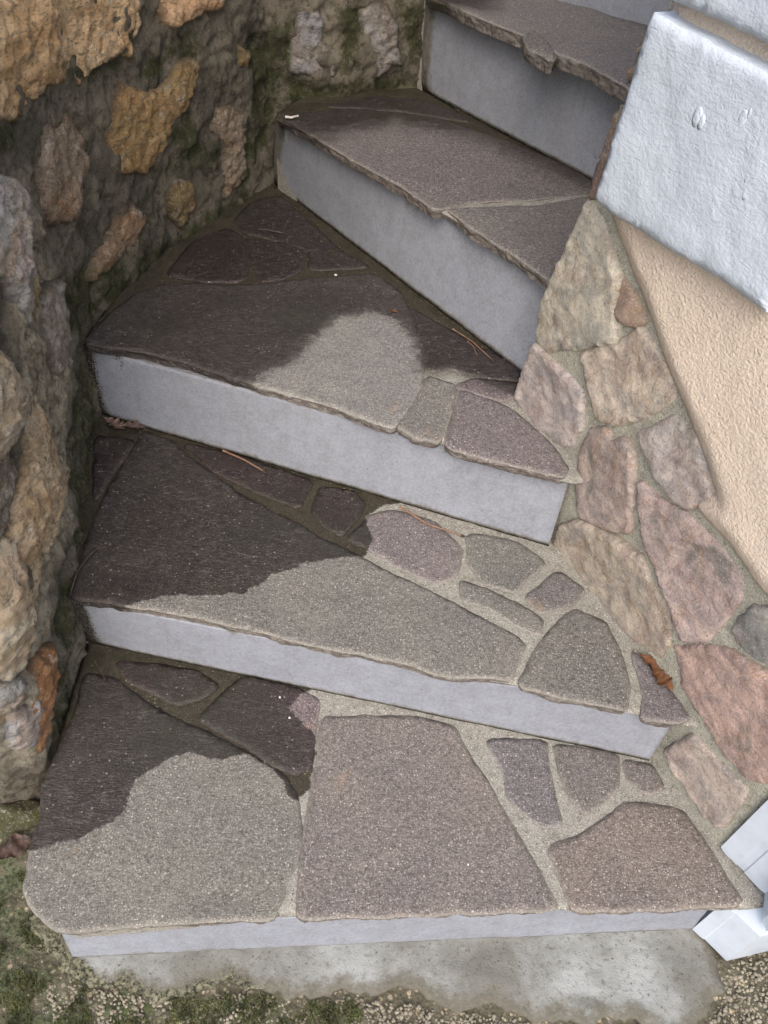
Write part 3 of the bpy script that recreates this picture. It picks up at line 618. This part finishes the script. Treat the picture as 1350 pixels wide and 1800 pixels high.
wstones = [  # outline px, colour, bulge, label
 ([(-60, -30), (250, -20), (256, 40), (236, 98), (190, 108), (150, 148), (85, 150), (62, 190), (35, 215), (-40, 205)], (255, 196, 140), .045, 'big bright tan and orange stone high in the wall'),  # colour raised: the sun patch on this stone is painted in
 ([(290, -20), (405, -20), (395, 16), (350, 30), (314, 54), (294, 40)], (250, 190, 140), .03, None),
 ([(226, 148), (250, 160), (272, 164), (300, 150), (320, 110), (355, 114), (358, 140), (335, 190), (312, 215), (295, 265), (265, 306), (215, 305), (200, 240), (210, 190)], (170, 135, 80), .028, 'golden ochre stone'),
 ([(90, 215), (125, 203), (155, 240), (161, 300), (150, 350), (140, 388), (100, 392), (85, 370), (76, 320), (80, 260)], (150, 128, 105), .026, None),
 ([(430, 85), (448, 95), (440, 125), (425, 115)], (140, 120, 70), .012, None),
 ([(385, 195), (410, 185), (440, 210), (435, 260), (441, 310), (402, 352), (395, 310), (400, 260), (380, 230)], (150, 130, 108), .022, None),
 ([(318, 315), (345, 325), (352, 360), (328, 402), (308, 380), (306, 340)], (130, 108, 62), .016, None),
 ([(240, 362), (264, 380), (246, 430), (190, 482), (168, 492), (174, 450), (205, 408)], (148, 118, 88), .016, None),
 ([(-30, 290), (25, 325), (55, 370), (66, 450), (78, 505), (58, 560), (42, 540), (15, 480), (-30, 450)], (175, 172, 168), .035, 'pale grey stone'),
 ([(50, 500), (78, 490), (76, 522), (56, 552)], (190, 165, 110), .02, None),
 ([(90, 512), (115, 500), (131, 560), (126, 640), (110, 652), (95, 600), (88, 560)], (160, 150, 140), .02, None),
 ([(-30, 600), (25, 640), (52, 700), (46, 742), (20, 790), (-30, 810)], (188, 174, 150), .03, None),
 ([(64, 670), (98, 760), (127, 825), (114, 872), (98, 945), (80, 975), (72, 1062), (55, 1060), (34, 1000), (24, 905), (56, 800), (54, 735)], (196, 170, 132), .03, 'tall tan slab-like stone'),
 ([(-30, 950), (25, 958), (50, 1040), (63, 1110), (55, 1172), (20, 1196), (-30, 1196)], (208, 194, 166), .035, None),
 ([(24, 1262), (70, 1238), (79, 1290), (60, 1312), (20, 1312)], (170, 180, 190), .025, 'small blue-grey stone'),
 ([(77, 1165), (100, 1138), (104, 1200), (96, 1270), (80, 1322), (68, 1250)], (165, 112, 65), .016, 'upright rust-orange stone'),
 ([(-25, 1205), (48, 1206), (40, 1238), (15, 1255), (-25, 1262)], (150, 150, 148), .022, None),
 ([(-30, 1272), (16, 1262), (14, 1310), (-30, 1322)], (120, 116, 106), .018, None),
 ([(-25, 815), (18, 800), (40, 830), (15, 890), (12, 940), (-25, 940)], (120, 112, 100), .02, None),
 ([(522, 25), (560, 18), (571, 40), (565, 75), (590, 90), (592, 130), (570, 152), (545, 135), (508, 130), (508, 90), (520, 60)], (150, 150, 155), .02, 'bluish grey stone with a white vein'),
 ([(650, 8), (685, 14), (706, 50), (700, 80), (714, 120), (690, 117), (666, 142), (660, 100), (638, 60), (638, 25)], (138, 132, 128), .02, None),
]
def stone_h(bulge, seed):
    rg = np.random.default_rng(int(seed*10)+7)
    K = 7; ctr = None; ang = rg.uniform(0, 6.28, K); sl = rg.uniform(.10, .42, K); cc = rg.uniform(.75, 1.15, K)
    def f(P, d):
        t = np.clip(d/.009, 0, 1); rise = np.sqrt(1-(1-t)**2); c = P.mean(0); Q = P-c; sz = np.sqrt((Q**2).sum(1)).mean()
        warp = np.stack([nz(P, 16, 2, seed+2), nz(P, 16, 2, seed+7)], 1)*.012; Q = Q+warp
        pl_ = np.min([bulge*cc[k]+sl[k]*(Q[:, 0]*math.cos(ang[k])+Q[:, 1]*math.sin(ang[k]))*min(1, bulge*22) for k in range(K)], 0)
        pl_ = np.maximum(pl_, bulge*.12)
        P3 = np.c_[P, np.full(len(P), seed)]
        return .003-.010*(d < 1e-5)+rise*(pl_*np.clip(.45+d/.05, 0, 1)+.005*nz(P3, 16, 4, seed)+.006*nz(P3, 60, 4, seed)-.006*np.abs(nz(P3, 26, 3, seed+5)))
    return f
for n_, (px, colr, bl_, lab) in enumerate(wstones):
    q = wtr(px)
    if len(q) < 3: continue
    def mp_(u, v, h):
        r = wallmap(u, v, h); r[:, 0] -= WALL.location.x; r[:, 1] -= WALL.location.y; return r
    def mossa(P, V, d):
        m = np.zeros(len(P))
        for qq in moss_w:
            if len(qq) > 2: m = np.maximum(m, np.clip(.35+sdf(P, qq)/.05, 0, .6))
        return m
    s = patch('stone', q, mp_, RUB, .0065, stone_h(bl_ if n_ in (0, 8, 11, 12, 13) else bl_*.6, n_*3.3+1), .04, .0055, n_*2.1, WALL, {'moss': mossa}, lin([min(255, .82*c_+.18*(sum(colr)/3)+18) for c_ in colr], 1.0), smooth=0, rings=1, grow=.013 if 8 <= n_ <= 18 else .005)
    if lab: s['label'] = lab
# further stones higher up and round the corner, out of the picture
for n_ in range(52):
    u = rng.uniform(.3, WS[-1]-.2); v = rng.uniform(1.12, 1.6) if n_ % 2 else rng.uniform(.15, 1.6)
    if n_ >= 26: u = .85+(n_-26)%4*.19+rng.uniform(-.03, .03); v = .14+(n_-26)//4*.21+rng.uniform(-.03, .03)
    if n_ >= 26 and u > 1.36 and v < .45: continue
    if n_ < 26 and v < 1.1 and 1.2 < u < WS[-1]-1.0: continue
    a = np.sort(rng.uniform(0, 2*math.pi, 9)); rr = rng.uniform(.06, .11)
    q = np.stack([u+rr*np.cos(a)*rng.uniform(.8, 1.1, 9), v+rr*.8*np.sin(a)*rng.uniform(.8, 1.1, 9)], 1)
    patch('stone', q, mp_, RUB, .014, stone_h(.03, n_*1.7), .04, .004, n_*5., WALL, None, lin(random.choice([(200, 165, 120), (160, 140, 115), (170, 170, 168)]), .72), rings=1)

# ------------------------------------------------------------------ house corner on the right
U0 = at((1264, 1492), Zt[1]); A0 = at((910, 700), Zt[3]); A1 = np.array(at((1275, 1500), Zt[1])); Ad = (A1-A0)/np.linalg.norm(A1-A0); An = np.array([Ad[1], -Ad[0]])
SU = float((U0-A0).dot(Ad))+.001
def amap(off=0.):
    def f(u, v, h):
        p = A0+np.outer(u, Ad)+np.outer(h+off, An); return np.c_[p, v]
    return f
def ahit(p, off=0.):
    r = ray(p); o = A0+An*off; t = An.dot(o)/An.dot(r[:2]); q = r[:2]*t; return np.array([(q-A0).dot(Ad), H0+r[2]*t])
def atr(px, off=0.): return np.array([ahit(p, off) for p in px])
HOUSE = empty('house_wall', 'house wall corner in beige plaster with white painted blocks over a low stone cladding', 'house wall', (0, 0, 0))
# backing mortar of the cladding, plane of the wall
def clad_h(P, d): return .0025*nz(P, 16, 3, 4)+.001*nz(P, 70, 2, 4)-.006*np.clip(1-d/.012, 0, 1)
cl_px = [(906, 690), (945, 590), (960, 520), (1000, 420), (1033, 355), (1060, 340)]
cl = np.vstack([atr(cl_px), [[.62, .86], [SU, .6], [SU, -.05], [.0, -.05], [-.012, .3]]])
body_px = [(908, 700), (1000, 425), (1038, 352), (1100, 180), (1166, 0)]
clad = patch('cladding', cl, amap(0), CLM, .009, clad_h, .05, .003, 4., HOUSE,
             {'wet': lambda P, V, d: np.clip(.25+.35*np.clip(1-(P[:, 1])/.9, 0, 1), 0, 1)*0+.1}, smooth=0, rings=2)
bq = atr(body_px); Bd = np.array([.30, .954])
prof = np.vstack([bq[0]-[0, .55], bq, [[bq[-1][0]+.05, 1.5], [bq[-1][0]+.05, 2.6], [SU, 2.6], [SU, -.1]]])
V = []
for dep in (-.012, 1): 
    for u, v in prof:
        p = A0+Ad*u+(An*dep if dep < 0 else An*-.012+Bd*1.4+np.array([.0, 0])); V.append((*p, v))
n = len(prof); F = [tuple(range(n))[::-1], tuple(range(n, 2*n))]+[(i, (i+1) % n, (i+1) % n+n, i+n) for i in range(n)]
mesh_obj('masonry', V, F, CLM, HOUSE, {'wet': np.ones(2*n)*.1, 'moss': np.zeros(2*n), 'edge': np.ones(2*n), 'dirt': np.zeros(2*n)}, False)
cstones = [
 ([(1034, 360), (1058, 385), (1072, 430), (1092, 490), (1086, 540), (1085, 598), (1045, 606), (962, 614), (945, 596), (950, 545), (975, 488), (1005, 420)], (186, 180, 160), 'tall pale yellow-grey cladding stone at the corner'),
 ([(1094, 488), (1110, 515), (1132, 562), (1122, 568), (1100, 565), (1090, 548)], (140, 110, 85), None),
 ([(1032, 622), (1090, 604), (1128, 578), (1160, 620), (1189, 692), (1150, 722), (1090, 742), (1054, 735), (1045, 690)], (188, 172, 152), None),
 ([(958, 626), (1000, 660), (1026, 692), (1022, 750), (1005, 780), (975, 770), (925, 722), (909, 700), (924, 655), (942, 608)], (172, 158, 155), None),
 ([(1040, 760), (1068, 754), (1080, 780), (1100, 775), (1116, 797), (1113, 870), (1108, 932), (1065, 925), (1022, 905), (1014, 850), (1020, 800)], (150, 128, 120), 'dark red-brown cladding stone'),
 ([(1128, 765), (1150, 756), (1190, 735), (1225, 765), (1240, 820), (1250, 872), (1215, 888), (1195, 880), (1170, 850), (1150, 820)], (172, 162, 158), None),
 ([(1131, 850), (1165, 880), (1210, 908), (1270, 968), (1302, 1012), (1300, 1052), (1270, 1090), (1240, 1122), (1207, 1120), (1190, 1080), (1165, 1010), (1140, 950), (1128, 890)], (168, 140, 135), 'large pink cladding stone under the plaster edge'),
 ([(992, 925), (1020, 917), (1080, 945), (1130, 980), (1150, 1030), (1180, 1080), (1176, 1130), (1160, 1152), (1110, 1120), (1060, 1060), (978, 968)], (158, 142, 122), None),
 ([(1190, 1140), (1250, 1140), (1290, 1148), (1352, 1190), (1400, 1260), (1370, 1372), (1320, 1364), (1270, 1310), (1240, 1262), (1202, 1200)], (180, 138, 125), 'big pink cladding stone with rust veins'),
 ([(1290, 1110), (1330, 1068), (1380, 1075), (1400, 1150), (1352, 1160), (1312, 1140)], (128, 128, 124), None),
 ([(1175, 1320), (1222, 1293), (1262, 1340), (1312, 1385), (1292, 1420), (1270, 1446), (1240, 1430), (1200, 1370)], (168, 150, 138), 'rough oblong stone lowest in the cladding'),
]
def cs_h(seed):
    def f(P, d):
        t = np.clip(d/.005, 0, 1); a_ = seed*2.1; Q = P-P.mean(0); tl_ = .05*(Q[:, 0]*math.cos(a_)+Q[:, 1]*math.sin(a_)); return .001-.005*(d < 1e-5)+t*(.0055+tl_+.004*nz(P, 10, 2, seed)+.0025*nz(P, 45, 3, seed)+.003*np.round(2*nz(P, 9, 2, seed+4))/2)
    return f
for n_, (px, colr, lab) in enumerate(cstones):
    s = patch('cladding_stone', atr(px), amap(.001), CLAD, .0065, cs_h(n_*2.3), .012, .003, n_*1.9, clad, None, lin([c_*.60+88 for c_ in colr], .92), smooth=0, rings=1, grow=.009)
    if lab: s['label'] = lab
# ragged stone edge seen beside the white block
for n_, px in enumerate([[(1040, 352), (1052, 300), (1066, 255), (1080, 215), (1088, 185), (1092, 190), (1085, 240), (1072, 300), (1050, 345)], [(1098, 150), (1112, 110), (1126, 70), (1134, 55), (1130, 90), (1110, 145)]]):
    patch('cladding_stone', atr([(x-3, y) for x, y in px]), amap(.0), CLAD, .006, cs_h(n_*2.3+40), .03, .003, n_*1.9, clad, None, lin((150, 132, 122), .7), smooth=1, rings=1)
# plaster coat
PO = .020
ra = [(1056, 372), (1075, 425), (1100, 490), (1128, 560), (1150, 625), (1180, 700), (1215, 790), (1240, 862), (1243, 873), (1206, 890), (1222, 915), (1262, 955), (1300, 1010), (1316, 1035), (1352, 1078)]
pl = np.vstack([atr(ra, PO), [[.69, .55], [SU, .52], [SU, 2.55], [.15, 2.55], [.115, 1.5], ahit((1150, 60), PO), ahit((1062, 340), PO)]])
def pl_h(P, d): return .0012*nz(P, 30, 3, 3)+.0015*nz(P, 8, 2, 3)-.016*np.clip(1-d/.030, 0, 1)**1.1
patch('plaster', pl, amap(PO), PLAS, .009, pl_h, .02, .0015, 3., HOUSE, {'dirt': lambda P, V, d: np.clip(.8-d/.012, 0, .8)}, smooth=0, rings=2)
# white painted blocks, the lower at eye height of the picture, the upper mostly out of frame
WO = .045
def wb_h(P, d): return .0022*nz(P, 9, 3, 9)+.0010*nz(P, 45, 3, 2)-.003*np.clip(1-d/.005, 0, 1)**2
wb = np.vstack([atr([(1041, 350), (1062, 290), (1080, 225), (1100, 160), (1118, 100), (1136, 40), (1146, 22), (1350, 128)], WO)])
wbr = ahit((1343, 551), WO); tz = wb[-1]
lo_l = wb[0]
wbp = np.vstack([wb[:7], [ahit((1352, 132), WO)], [[wbr[0]+.002, ahit((1352, 132), WO)[1]+.0]], [wbr], atr([(1260, 490), (1150, 424), (1070, 375)], WO)])
b1 = patch('painted_block', wbp, amap(WO), PAINT, .008, wb_h, .05, .0015, 6., HOUSE,
           {'dirt': lambda P, V, d: np.clip(.65-d/.006, 0, 1)*.7*(P[:, 0] < .2)}, smooth=0, rings=2)
b1['label'] = 'large white painted block filling the upper right'
w2 = atr([(1162, -8), (1180, 0), (1352, 78)], WO); zt_ = w2[-1][1]
up = np.array([w2[0], w2[2], [wbr[0], zt_+.0], [wbr[0], zt_+.26], [w2[0][0]+.02, zt_+.26]])
b2 = patch('painted_block', up, amap(WO), PAINT, .009, wb_h, .05, .0012, 8., HOUSE, None, smooth=0, rings=2)
b2['label'] = 'white painted block above the beige groove, only its lower edge in view'
# little paint blisters
for n_, (x, y, s) in enumerate([(1225, 205, .012), (1232, 215, .008), (1305, 212, .012), (1318, 200, .007), (1208, 330, .007), (1312, 315, .008), (1310, 340, .008), (1185, 372, .008), (1198, 378, .007), (1200, 388, .007), (1196, 355, .006)]):
    u, v = ahit((x, y), WO); a = np.linspace(0, 2*math.pi, 10, endpoint=False)
    q = np.stack([u+s*.6*np.cos(a), v+s*np.sin(a)], 1)
    patch('paint_blister', q, amap(WO), PAINT, .0035, lambda P, d: .0+np.clip(d/.006, 0, 1)*.0009, .004, .001, n_*1., b1, None, smooth=1, rings=1)

# ------------------------------------------------------------------ white profiled trim post at the lower right
def G0(p, z=0): return tuple(at(p, z))
U0 = at((1264, 1492), Zt[1]); U3 = at((1342, 1572), Zt[1]); P2_ = at((1216, 1634), 0); P3_ = at((1276, 1690), 0)
Ua = U0*.62+U3*.38; Ub = U0*.45+U3*.55
nrm_ = np.array([(U3-U0)[1], -(U3-U0)[0]]); nrm_ /= np.linalg.norm(nrm_)
if nrm_.dot(-U0) < 0: nrm_ = -nrm_
far = np.array([.18, .05])
up_prof = [U0, Ua, Ua-nrm_*.0015, Ub-nrm_*.0015, Ub, U3, P3_+(P2_-P3_)*.22+np.array([.012, .010]), P3_+np.array([.004, .004]), P3_+far, U0+far+[.02, .05]]
lo_prof = [P2_, P2_*.68+P3_*.32, P2_*.66+P3_*.34+[.0015, .0015], P3_, P3_+far*.95, P2_+far*.95+[0, .05], P2_+[.03, .06]]
def post():
    V = []; F = []
    def add(prof, z0, z1, jag0=0):
        prof = np.array(prof); 
        pts = []
        for a, b in zip(prof, np.roll(prof, -1, 0)):
            n = max(1, int(np.linalg.norm(b-a)/.006)) if np.linalg.norm(b-a) < .12 else 4
            for i in range(n): pts.append(a+(b-a)*i/n)
        pts = np.array(pts)
        if np.sum(pts[:, 0]*np.roll(pts[:, 1], -1)-np.roll(pts[:, 0], -1)*pts[:, 1]) < 0: pts = pts[::-1]
        n = len(pts); o = len(V); zs = [z0, z0+.02, z0+.08, z1]
        for j, zz in enumerate(zs):
            for i, p in enumerate(pts):
                zj = zz+(jag0*(mnoise.noise(Vector((p[0]*160, p[1]*160, 3)))) if j == 0 else 0)
                V.append((p[0], p[1], zj))
        for j in range(len(zs)-1):
            for i in range(n): F.append((o+j*n+i, o+j*n+(i+1) % n, o+(j+1)*n+(i+1) % n, o+(j+1)*n+i))
        F.append(tuple(o+i for i in range(n))[::-1]); F.append(tuple(o+(len(zs)-1)*n+i for i in range(n)))
    add(up_prof, Zt[1]+.004, 2.4, .006)
    add(lo_prof, .002, Zt[1]-.012, .003)
    return V, F
V, F = post()
po = mesh_obj('trim_post', V, F, TRIM, None, None, False)
tag(po, 'white glossy profiled post with its foot cut round the right end of the lowest step', 'post')

# ------------------------------------------------------------------ small loose things
TWIG = mat_simple('dry_needle', (150, 108, 84), (172, 138, 115), 80, .7, .6); DK = mat_simple('dark_twig', (60, 50, 45), (90, 78, 68), 80, .7)
TIP = mat_simple('dark_sheath', (50, 38, 32), (80, 60, 50), 90, .7)
LEAFB = mat_simple('brown_leaf', (112, 72, 46), (140, 96, 62), 60, .65, .6); LEAFG = mat_simple('faded_leaf', (96, 74, 68), (150, 125, 112), 50, .75, .6)
LEAFR = mat_simple('dark_red_leaf', (60, 44, 38), (112, 88, 76), 70, .6, .6); PALE = mat_simple('pale_pebble', (225, 222, 212), (205, 200, 190), 90, .7, .85)
PEB = mat_simple('tan_pebble', (184, 174, 152), (140, 132, 116), 30, .8, .62)
def tube(pts, r0, r1, seg=7):
    pts = [Vector(p) for p in pts]; V = []; F = []
    for i, p in enumerate(pts):
        t = (pts[min(i+1, len(pts)-1)]-pts[max(i-1, 0)]).normalized(); a = t.cross(Vector((0, 0, 1))).normalized(); b = a.cross(t)
        r = r0+(r1-r0)*i/(len(pts)-1)
        for j in range(seg):
            an = 2*math.pi*j/seg; V.append(tuple(p+a*r*math.cos(an)+b*r*math.sin(an)))
        if i: 
            o = (i-1)*seg
            for j in range(seg): F.append((o+j, o+(j+1) % seg, o+seg+(j+1) % seg, o+seg+j))
    F.append(tuple(range(seg))); F.append(tuple(range(len(V)-seg, len(V)))[::-1]); return V, F
def twig(name, px, z, r, mat, label, cat, lift=0., tip=False):
    pts = [at(p, z) for p in px]; n = len(pts)
    c = pts[0]; full = []
    for i in range(n-1):
        for s in range(4): full.append(pts[i]+(pts[i+1]-pts[i])*s/4)
    full.append(pts[-1]); m = len(full)
    P3 = [(p[0]-c[0], p[1]-c[1], r*.9+lift*math.sin(math.pi*i/(m-1))) for i, p in enumerate(full)]
    V, F = tube(P3, r, r*.75)
    e = empty(name, label, cat, (c[0], c[1], z+.0015))
    mesh_obj('stalk', V, F, mat, e)
    if tip:
        q = np.array(P3[-1]); dq = np.array(P3[-1])-np.array(P3[-2]); dq /= np.linalg.norm(dq)
        V, F = tube([q-dq*.002, q+dq*.002, q+dq*.005], r*1.4, r*.7); mesh_obj('tip', V, F, TIP, e)
    return e
twig('pine_needle', [(392, 794), (430, 812), (466, 832)], Zt[2]+.001, .0021, TWIG, 'short straight reddish stalk against the base of the third riser, left end', 'stalk', .002, True)
twig('pine_needle', [(702, 893), (752, 926), (812, 944)], Zt[2]+.001, .0021, TWIG, 'long bent tan stalk on pale mortar beside the grey and purple flagstones', 'stalk', .003, True)
twig('pine_needle', [(795, 580), (830, 604), (866, 636)], Zt[3]+.001, .0013, TWIG, 'thin reddish needle on the wet purple flagstone by the fourth riser', 'stalk', .002)
twig('pine_needle', [(822, 602), (832, 612), (838, 628)], Zt[3]+.001, .0010, TWIG, 'tiny reddish needle crossing a longer needle on the purple flagstone', 'stalk', .001)
twig('twig', [(122, 1052), (138, 1010), (160, 980), (180, 960)], Zt[2]+.001, .0016, DK, 'thin dark curved twig in the wall corner of the second step', 'twig', .006)
twig('twig', [(168, 1165), (178, 1180), (188, 1200)], Zt[1]+.001, .0014, DK, 'short brown twig in the dark wall corner of the lowest step', 'twig', .002)
twig('twig', [(502, 209), (512, 211), (524, 207)], Zt[4]+.001, .0030, PALE, 'small pale stick at the outer corner of the fourth step', 'twig', .001)
twig('twig', [(788, 180), (800, 192), (813, 208)], Zt[4]+.001, .0014, DK, 'dark thin twig at the foot of the fifth riser', 'twig', .002)
twig('twig', [(455, 405), (475, 409), (500, 413)], Zt[3]+.001, .0022, DK, 'dark twig on the shaded rear of the third step', 'twig', .002)
def leaf(name, cpx, z, L, W, ang, mat, label, lobes=3, curl=.3, seed=0, lift=.004, tilt=(0, 0)):
    """dry leaf: lobed blade with midrib, crumpled and thin"""
    c = at(cpx, z); n = 40; V = []; F = []; rows = 7
    for i in range(n+1):
        t = i/n; w = math.sin(math.pi*min(1, t*1.02))**.7*(1-.45*abs(math.sin(math.pi*t*lobes+.3))**2)*W*.5*(.6+.7*t if t < .7 else 1.09-(t-.7)*.7)
        for j in range(rows):
            s = (j/(rows-1))*2-1; x = (t-.5)*L; y = s*w*(1+.2*mnoise.noise(Vector((t*9, s*2, seed))))
            zz = curl*W*(s*s)*.5*(w/(W*.5+1e-6))+.12*W*mnoise.noise(Vector((t*6, s*1.5, seed+5)))+.16*L*curl*math.sin(t*3.2+seed)
            V.append((x, y, zz))
    for i in range(n):
        for j in range(rows-1): a = i*rows+j; F.append((a, a+rows, a+rows+1, a+1))
    V = np.array(V); V[:, 2] -= V[:, 2].min(); nn = len(V); Vb = V.copy(); Vb[:, 2] += .0006; F += [tuple(x+nn for x in f[::-1]) for f in F]
    rot = Matrix.Rotation(ang, 4, 'Z')@Matrix.Rotation(tilt[0], 4, 'X')@Matrix.Rotation(tilt[1], 4, 'Y')
    V = [tuple(rot@Vector(v)) for v in np.vstack([V, Vb])]; mz = min(v[2] for v in V); V = [(v[0], v[1], v[2]-mz) for v in V]
    e = empty(name, label, 'leaf', (c[0], c[1], z+lift))
    mesh_obj('blade', V, F, mat, e)
    p0 = rot@Vector((-L*.5, 0, 0)); p1 = rot@Vector((-L*.62, .002, 0)); base = Vector(V[3])
    Vt, Ft = tube([base, base+(p1-p0)*.5+Vector((0, 0, .001)), base+(p1-p0)], .0009, .0006, 5); mesh_obj('stem', Vt, Ft, mat, e)
    return e
leaf('dry_leaf', (203, 748), Zt[2], .060, .030, -.5, LEAFG, 'faded brown curled leaf in the wall corner of the second step, nearer the wall', 4, .5, 3, .001)
leaf('dry_leaf', (236, 754), Zt[2], .045, .028, .2, LEAFG, 'faded brown curled leaf at the foot of the third riser, right of its twin', 3, .5, 8, .001)
leaf('dry_leaf', (1148, 1168), Zt[2], .055, .022, -.75, LEAFB, 'dark orange leaf tucked where the second step meets the cladding, upper piece', 3, .5, 5, .001, (.5, 0))
leaf('dry_leaf', (1163, 1196), Zt[2], .052, .030, -1.05, LEAFB, 'orange brown lobed leaf at the right end of the second step', 3, .6, 11, .001, (.35, 0))
leaf('dry_leaf', (692, 549), Zt[3], .020, .012, -.3, LEAFB, 'tiny orange leaf fragment on the wet upper part of the third step', 2, .3, 2, .001)
leaf('dry_leaf', (582, 443), Zt[3], .014, .005, .2, LEAFB, 'tiny tan leaf scrap near the fourth riser on dark stone', 2, .3, 6, .001)
leaf('dry_leaf', (18, 1500), 0.0, .075, .050, .6, LEAFR, 'dark red-brown crumpled leaf on the mossy ground left of the lowest step', 1, .12, 4, .012, (.15, .1))
def pebble(px, z, r, mat, label, grp=None, squash=.6):
    c = at(px, z); V = []; F = []; nu_, nv_ = 10, 6; sd_ = random.random()*50
    for i in range(nv_+1):
        th_ = math.pi*i/nv_
        for j in range(nu_):
            ph = 2*math.pi*j/nu_; d = Vector((math.sin(th_)*math.cos(ph), math.sin(th_)*math.sin(ph), math.cos(th_)))
            q = d*r*(1+.3*mnoise.noise(d*1.3+Vector((sd_, 0, 0)))); V.append((q.x, q.y, q.z*squash))
    for i in range(nv_):
        for j in range(nu_): F.append((i*nu_+j, (i+1)*nu_+j, (i+1)*nu_+(j+1) % nu_, i*nu_+(j+1) % nu_))
    o = mesh_obj('pebble', V, F, mat); o.location = (c[0], c[1], z+r*.35); return tag(o, label, 'pebble', grp)
pebble((590, 484), Zt[3], .0036, PALE, 'tiny white pebble on the wet third step')
pebble((492, 1226), Zt[1], .0022, PALE, 'white crumb of stone on the wet purple flagstone, upper one')
pebble((509, 1262), Zt[1], .0022, PALE, 'white crumb of stone on the wet purple flagstone, lower one')
pebble((823, 1520), Zt[1], .0018, PALE, 'white fleck on the big mauve flagstone of the lowest step')

# loose gravel surface of the pavement and moss tufts: uncountable
def scatter(name, n, region, place, mat, label, build, kind='stuff'):
    V = []; F = []
    lo = region.min(0); hi = region.max(0); cnt = 0
    while cnt < n:
        p = rng.uniform(lo, hi, (n, 2)); s = sdf(p, region); p = p[s > 0]
        for q in p:
            if cnt >= n: break
            z = place(q)
            if z is None: continue
            v, f = build(q, z); o = len(V); V += v; F += [tuple(i+o for i in ff) for ff in f]; cnt += 1
    o = mesh_obj(name, V, F, mat, None, {'moss': np.zeros(len(V)), 'edge': np.ones(len(V))}); tag(o, label, None, None, kind); return o
def b_peb(q, z):
    r = rng.uniform(.0014, .0036)*rng.uniform(.8, 1.2); a = rng.uniform(0, 6.28); V = []; F = []; n = 6
    e = rng.uniform(.6, 1)
    for (rad, hz) in ((1, -.3), (.8, .35)):
        for j in range(n):
            t = 2*math.pi*j/n; x = math.cos(t)*r*rad; y = math.sin(t)*r*rad*e
            V.append((q[0]+x*math.cos(a)-y*math.sin(a), q[1]+x*math.sin(a)+y*math.cos(a), z+r*hz))
    V.append((q[0], q[1], z+r*.5))
    for j in range(n): F.append((j, (j+1) % n, n+(j+1) % n, n+j)); F.append((n+j, n+(j+1) % n, 2*n))
    return V, F
footP = foot
gp = tr([(60, 1700), (250, 1742), (600, 1748), (780, 1770), (1000, 1795), (1120, 1792), (1200, 1830), (1290, 1700), (1420, 1600), (1480, 1950), (100, 1950)], 0)
def pl_g(q):
    if sdf(np.array([q]), footP)[0] > -.004: return None
    return -.0095+.006*0
scatter('gravel', 6500, gp, pl_g, PEB, 'tan gravel grains set in the paving below the steps', b_peb)
MOSS = mat_simple('moss_leaf', (66, 70, 40), (120, 126, 78), 40, .8, .7)
def b_tuft(q, z):
    V = []; F = []
    for _ in range(5):
        a = rng.uniform(0, 6.28); l = rng.uniform(.003, .007); t = rng.uniform(.2, .9); w_ = .0008
        dx, dy = math.cos(a), math.sin(a); x, y = q[0]+rng.uniform(-.003, .003), q[1]+rng.uniform(-.003, .003); o = len(V)
        V += [(x-dy*w_, y+dx*w_, z), (x+dy*w_, y-dx*w_, z), (x+dx*l*t, y+dy*l*t, z+l)]; F.append((o, o+1, o+2))
    return V, F
def pl_m(q):
    if sdf(np.array([q]), footP)[0] > -.002: return None
    if mnoise.noise(Vector((q[0]*22, q[1]*22, 5))) < .05: return None
    if q[0] > -.50 and q[1] > .33: return None
    return -.010+.002
scatter('moss', 2600, tr([(-30, 1380), (60, 1420), (40, 1560), (90, 1660), (160, 1725), (350, 1738), (520, 1750), (600, 1735), (650, 1790), (500, 1830), (-60, 1850)], 0), pl_m, MOSS, 'green moss tufts on the ground left of and below the steps', b_tuft)
# mossy rocks at the foot of the wall end
for n_, (px, zc, rad, colr, lab) in enumerate([((30, 1360), .0, .060, (138, 136, 112), 'mossy pale rock at the foot of the wall end, upper one'), ((25, 1425), .0, .045, (96, 96, 66), 'low green mossy rock beside the left edge of the lowest step')]):
    c = at(px, .03); a = np.linspace(0, 2*math.pi, 11, endpoint=False)
    q = np.stack([c[0]+rad*1.35*np.cos(a)*rng.uniform(.85, 1.1, 11), c[1]+rad*.75*np.sin(a)*rng.uniform(.85, 1.1, 11)], 1)
    o = patch('mossy_rock', q, flat(0), RUB, .006, stone_h(.05-.012*n_, n_*3+60), .03, .004, n_*4., None, {'moss': lambda P, V, d: .5+0*d}, lin(colr, .8), smooth=1, rings=1)
    tag(o, lab, 'rock')

# dirt crumbs gathered along the foot of the risers and in the joints
GV = []; GF = []
for k in range(1, 5):
    a_, b_ = at(risers_px[k+1][0][0], Zt[k]), at(risers_px[k+1][0][1], Zt[k]); d_ = (b_-a_)/np.linalg.norm(b_-a_); f_ = np.array([d_[1], -d_[0]])
    for _ in range(110):
        off = rng.exponential(.02) if rng.uniform() < .7 else rng.uniform(0, .25)
        q = a_+(b_-a_)*rng.uniform(.02, .97)+f_*(.003+off); v, f = b_peb(q, Zt[k]+.0005)
        sc = rng.uniform(.2, .42); v = [(q[0]+(p[0]-q[0])*sc, q[1]+(p[1]-q[1])*sc, Zt[k]+.0004+(p[2]-Zt[k])*sc) for p in v]
        o_ = len(GV); GV += v; GF += [tuple(i+o_ for i in ff) for ff in f]
gr = mesh_obj('grit', GV, GF, mat_simple('dirt_crumb', (70, 58, 46), (170, 158, 135), 60, .8, .7)); tag(gr, 'fine dirt crumbs strewn on the treads and along the foot of the risers', None, None, 'stuff')
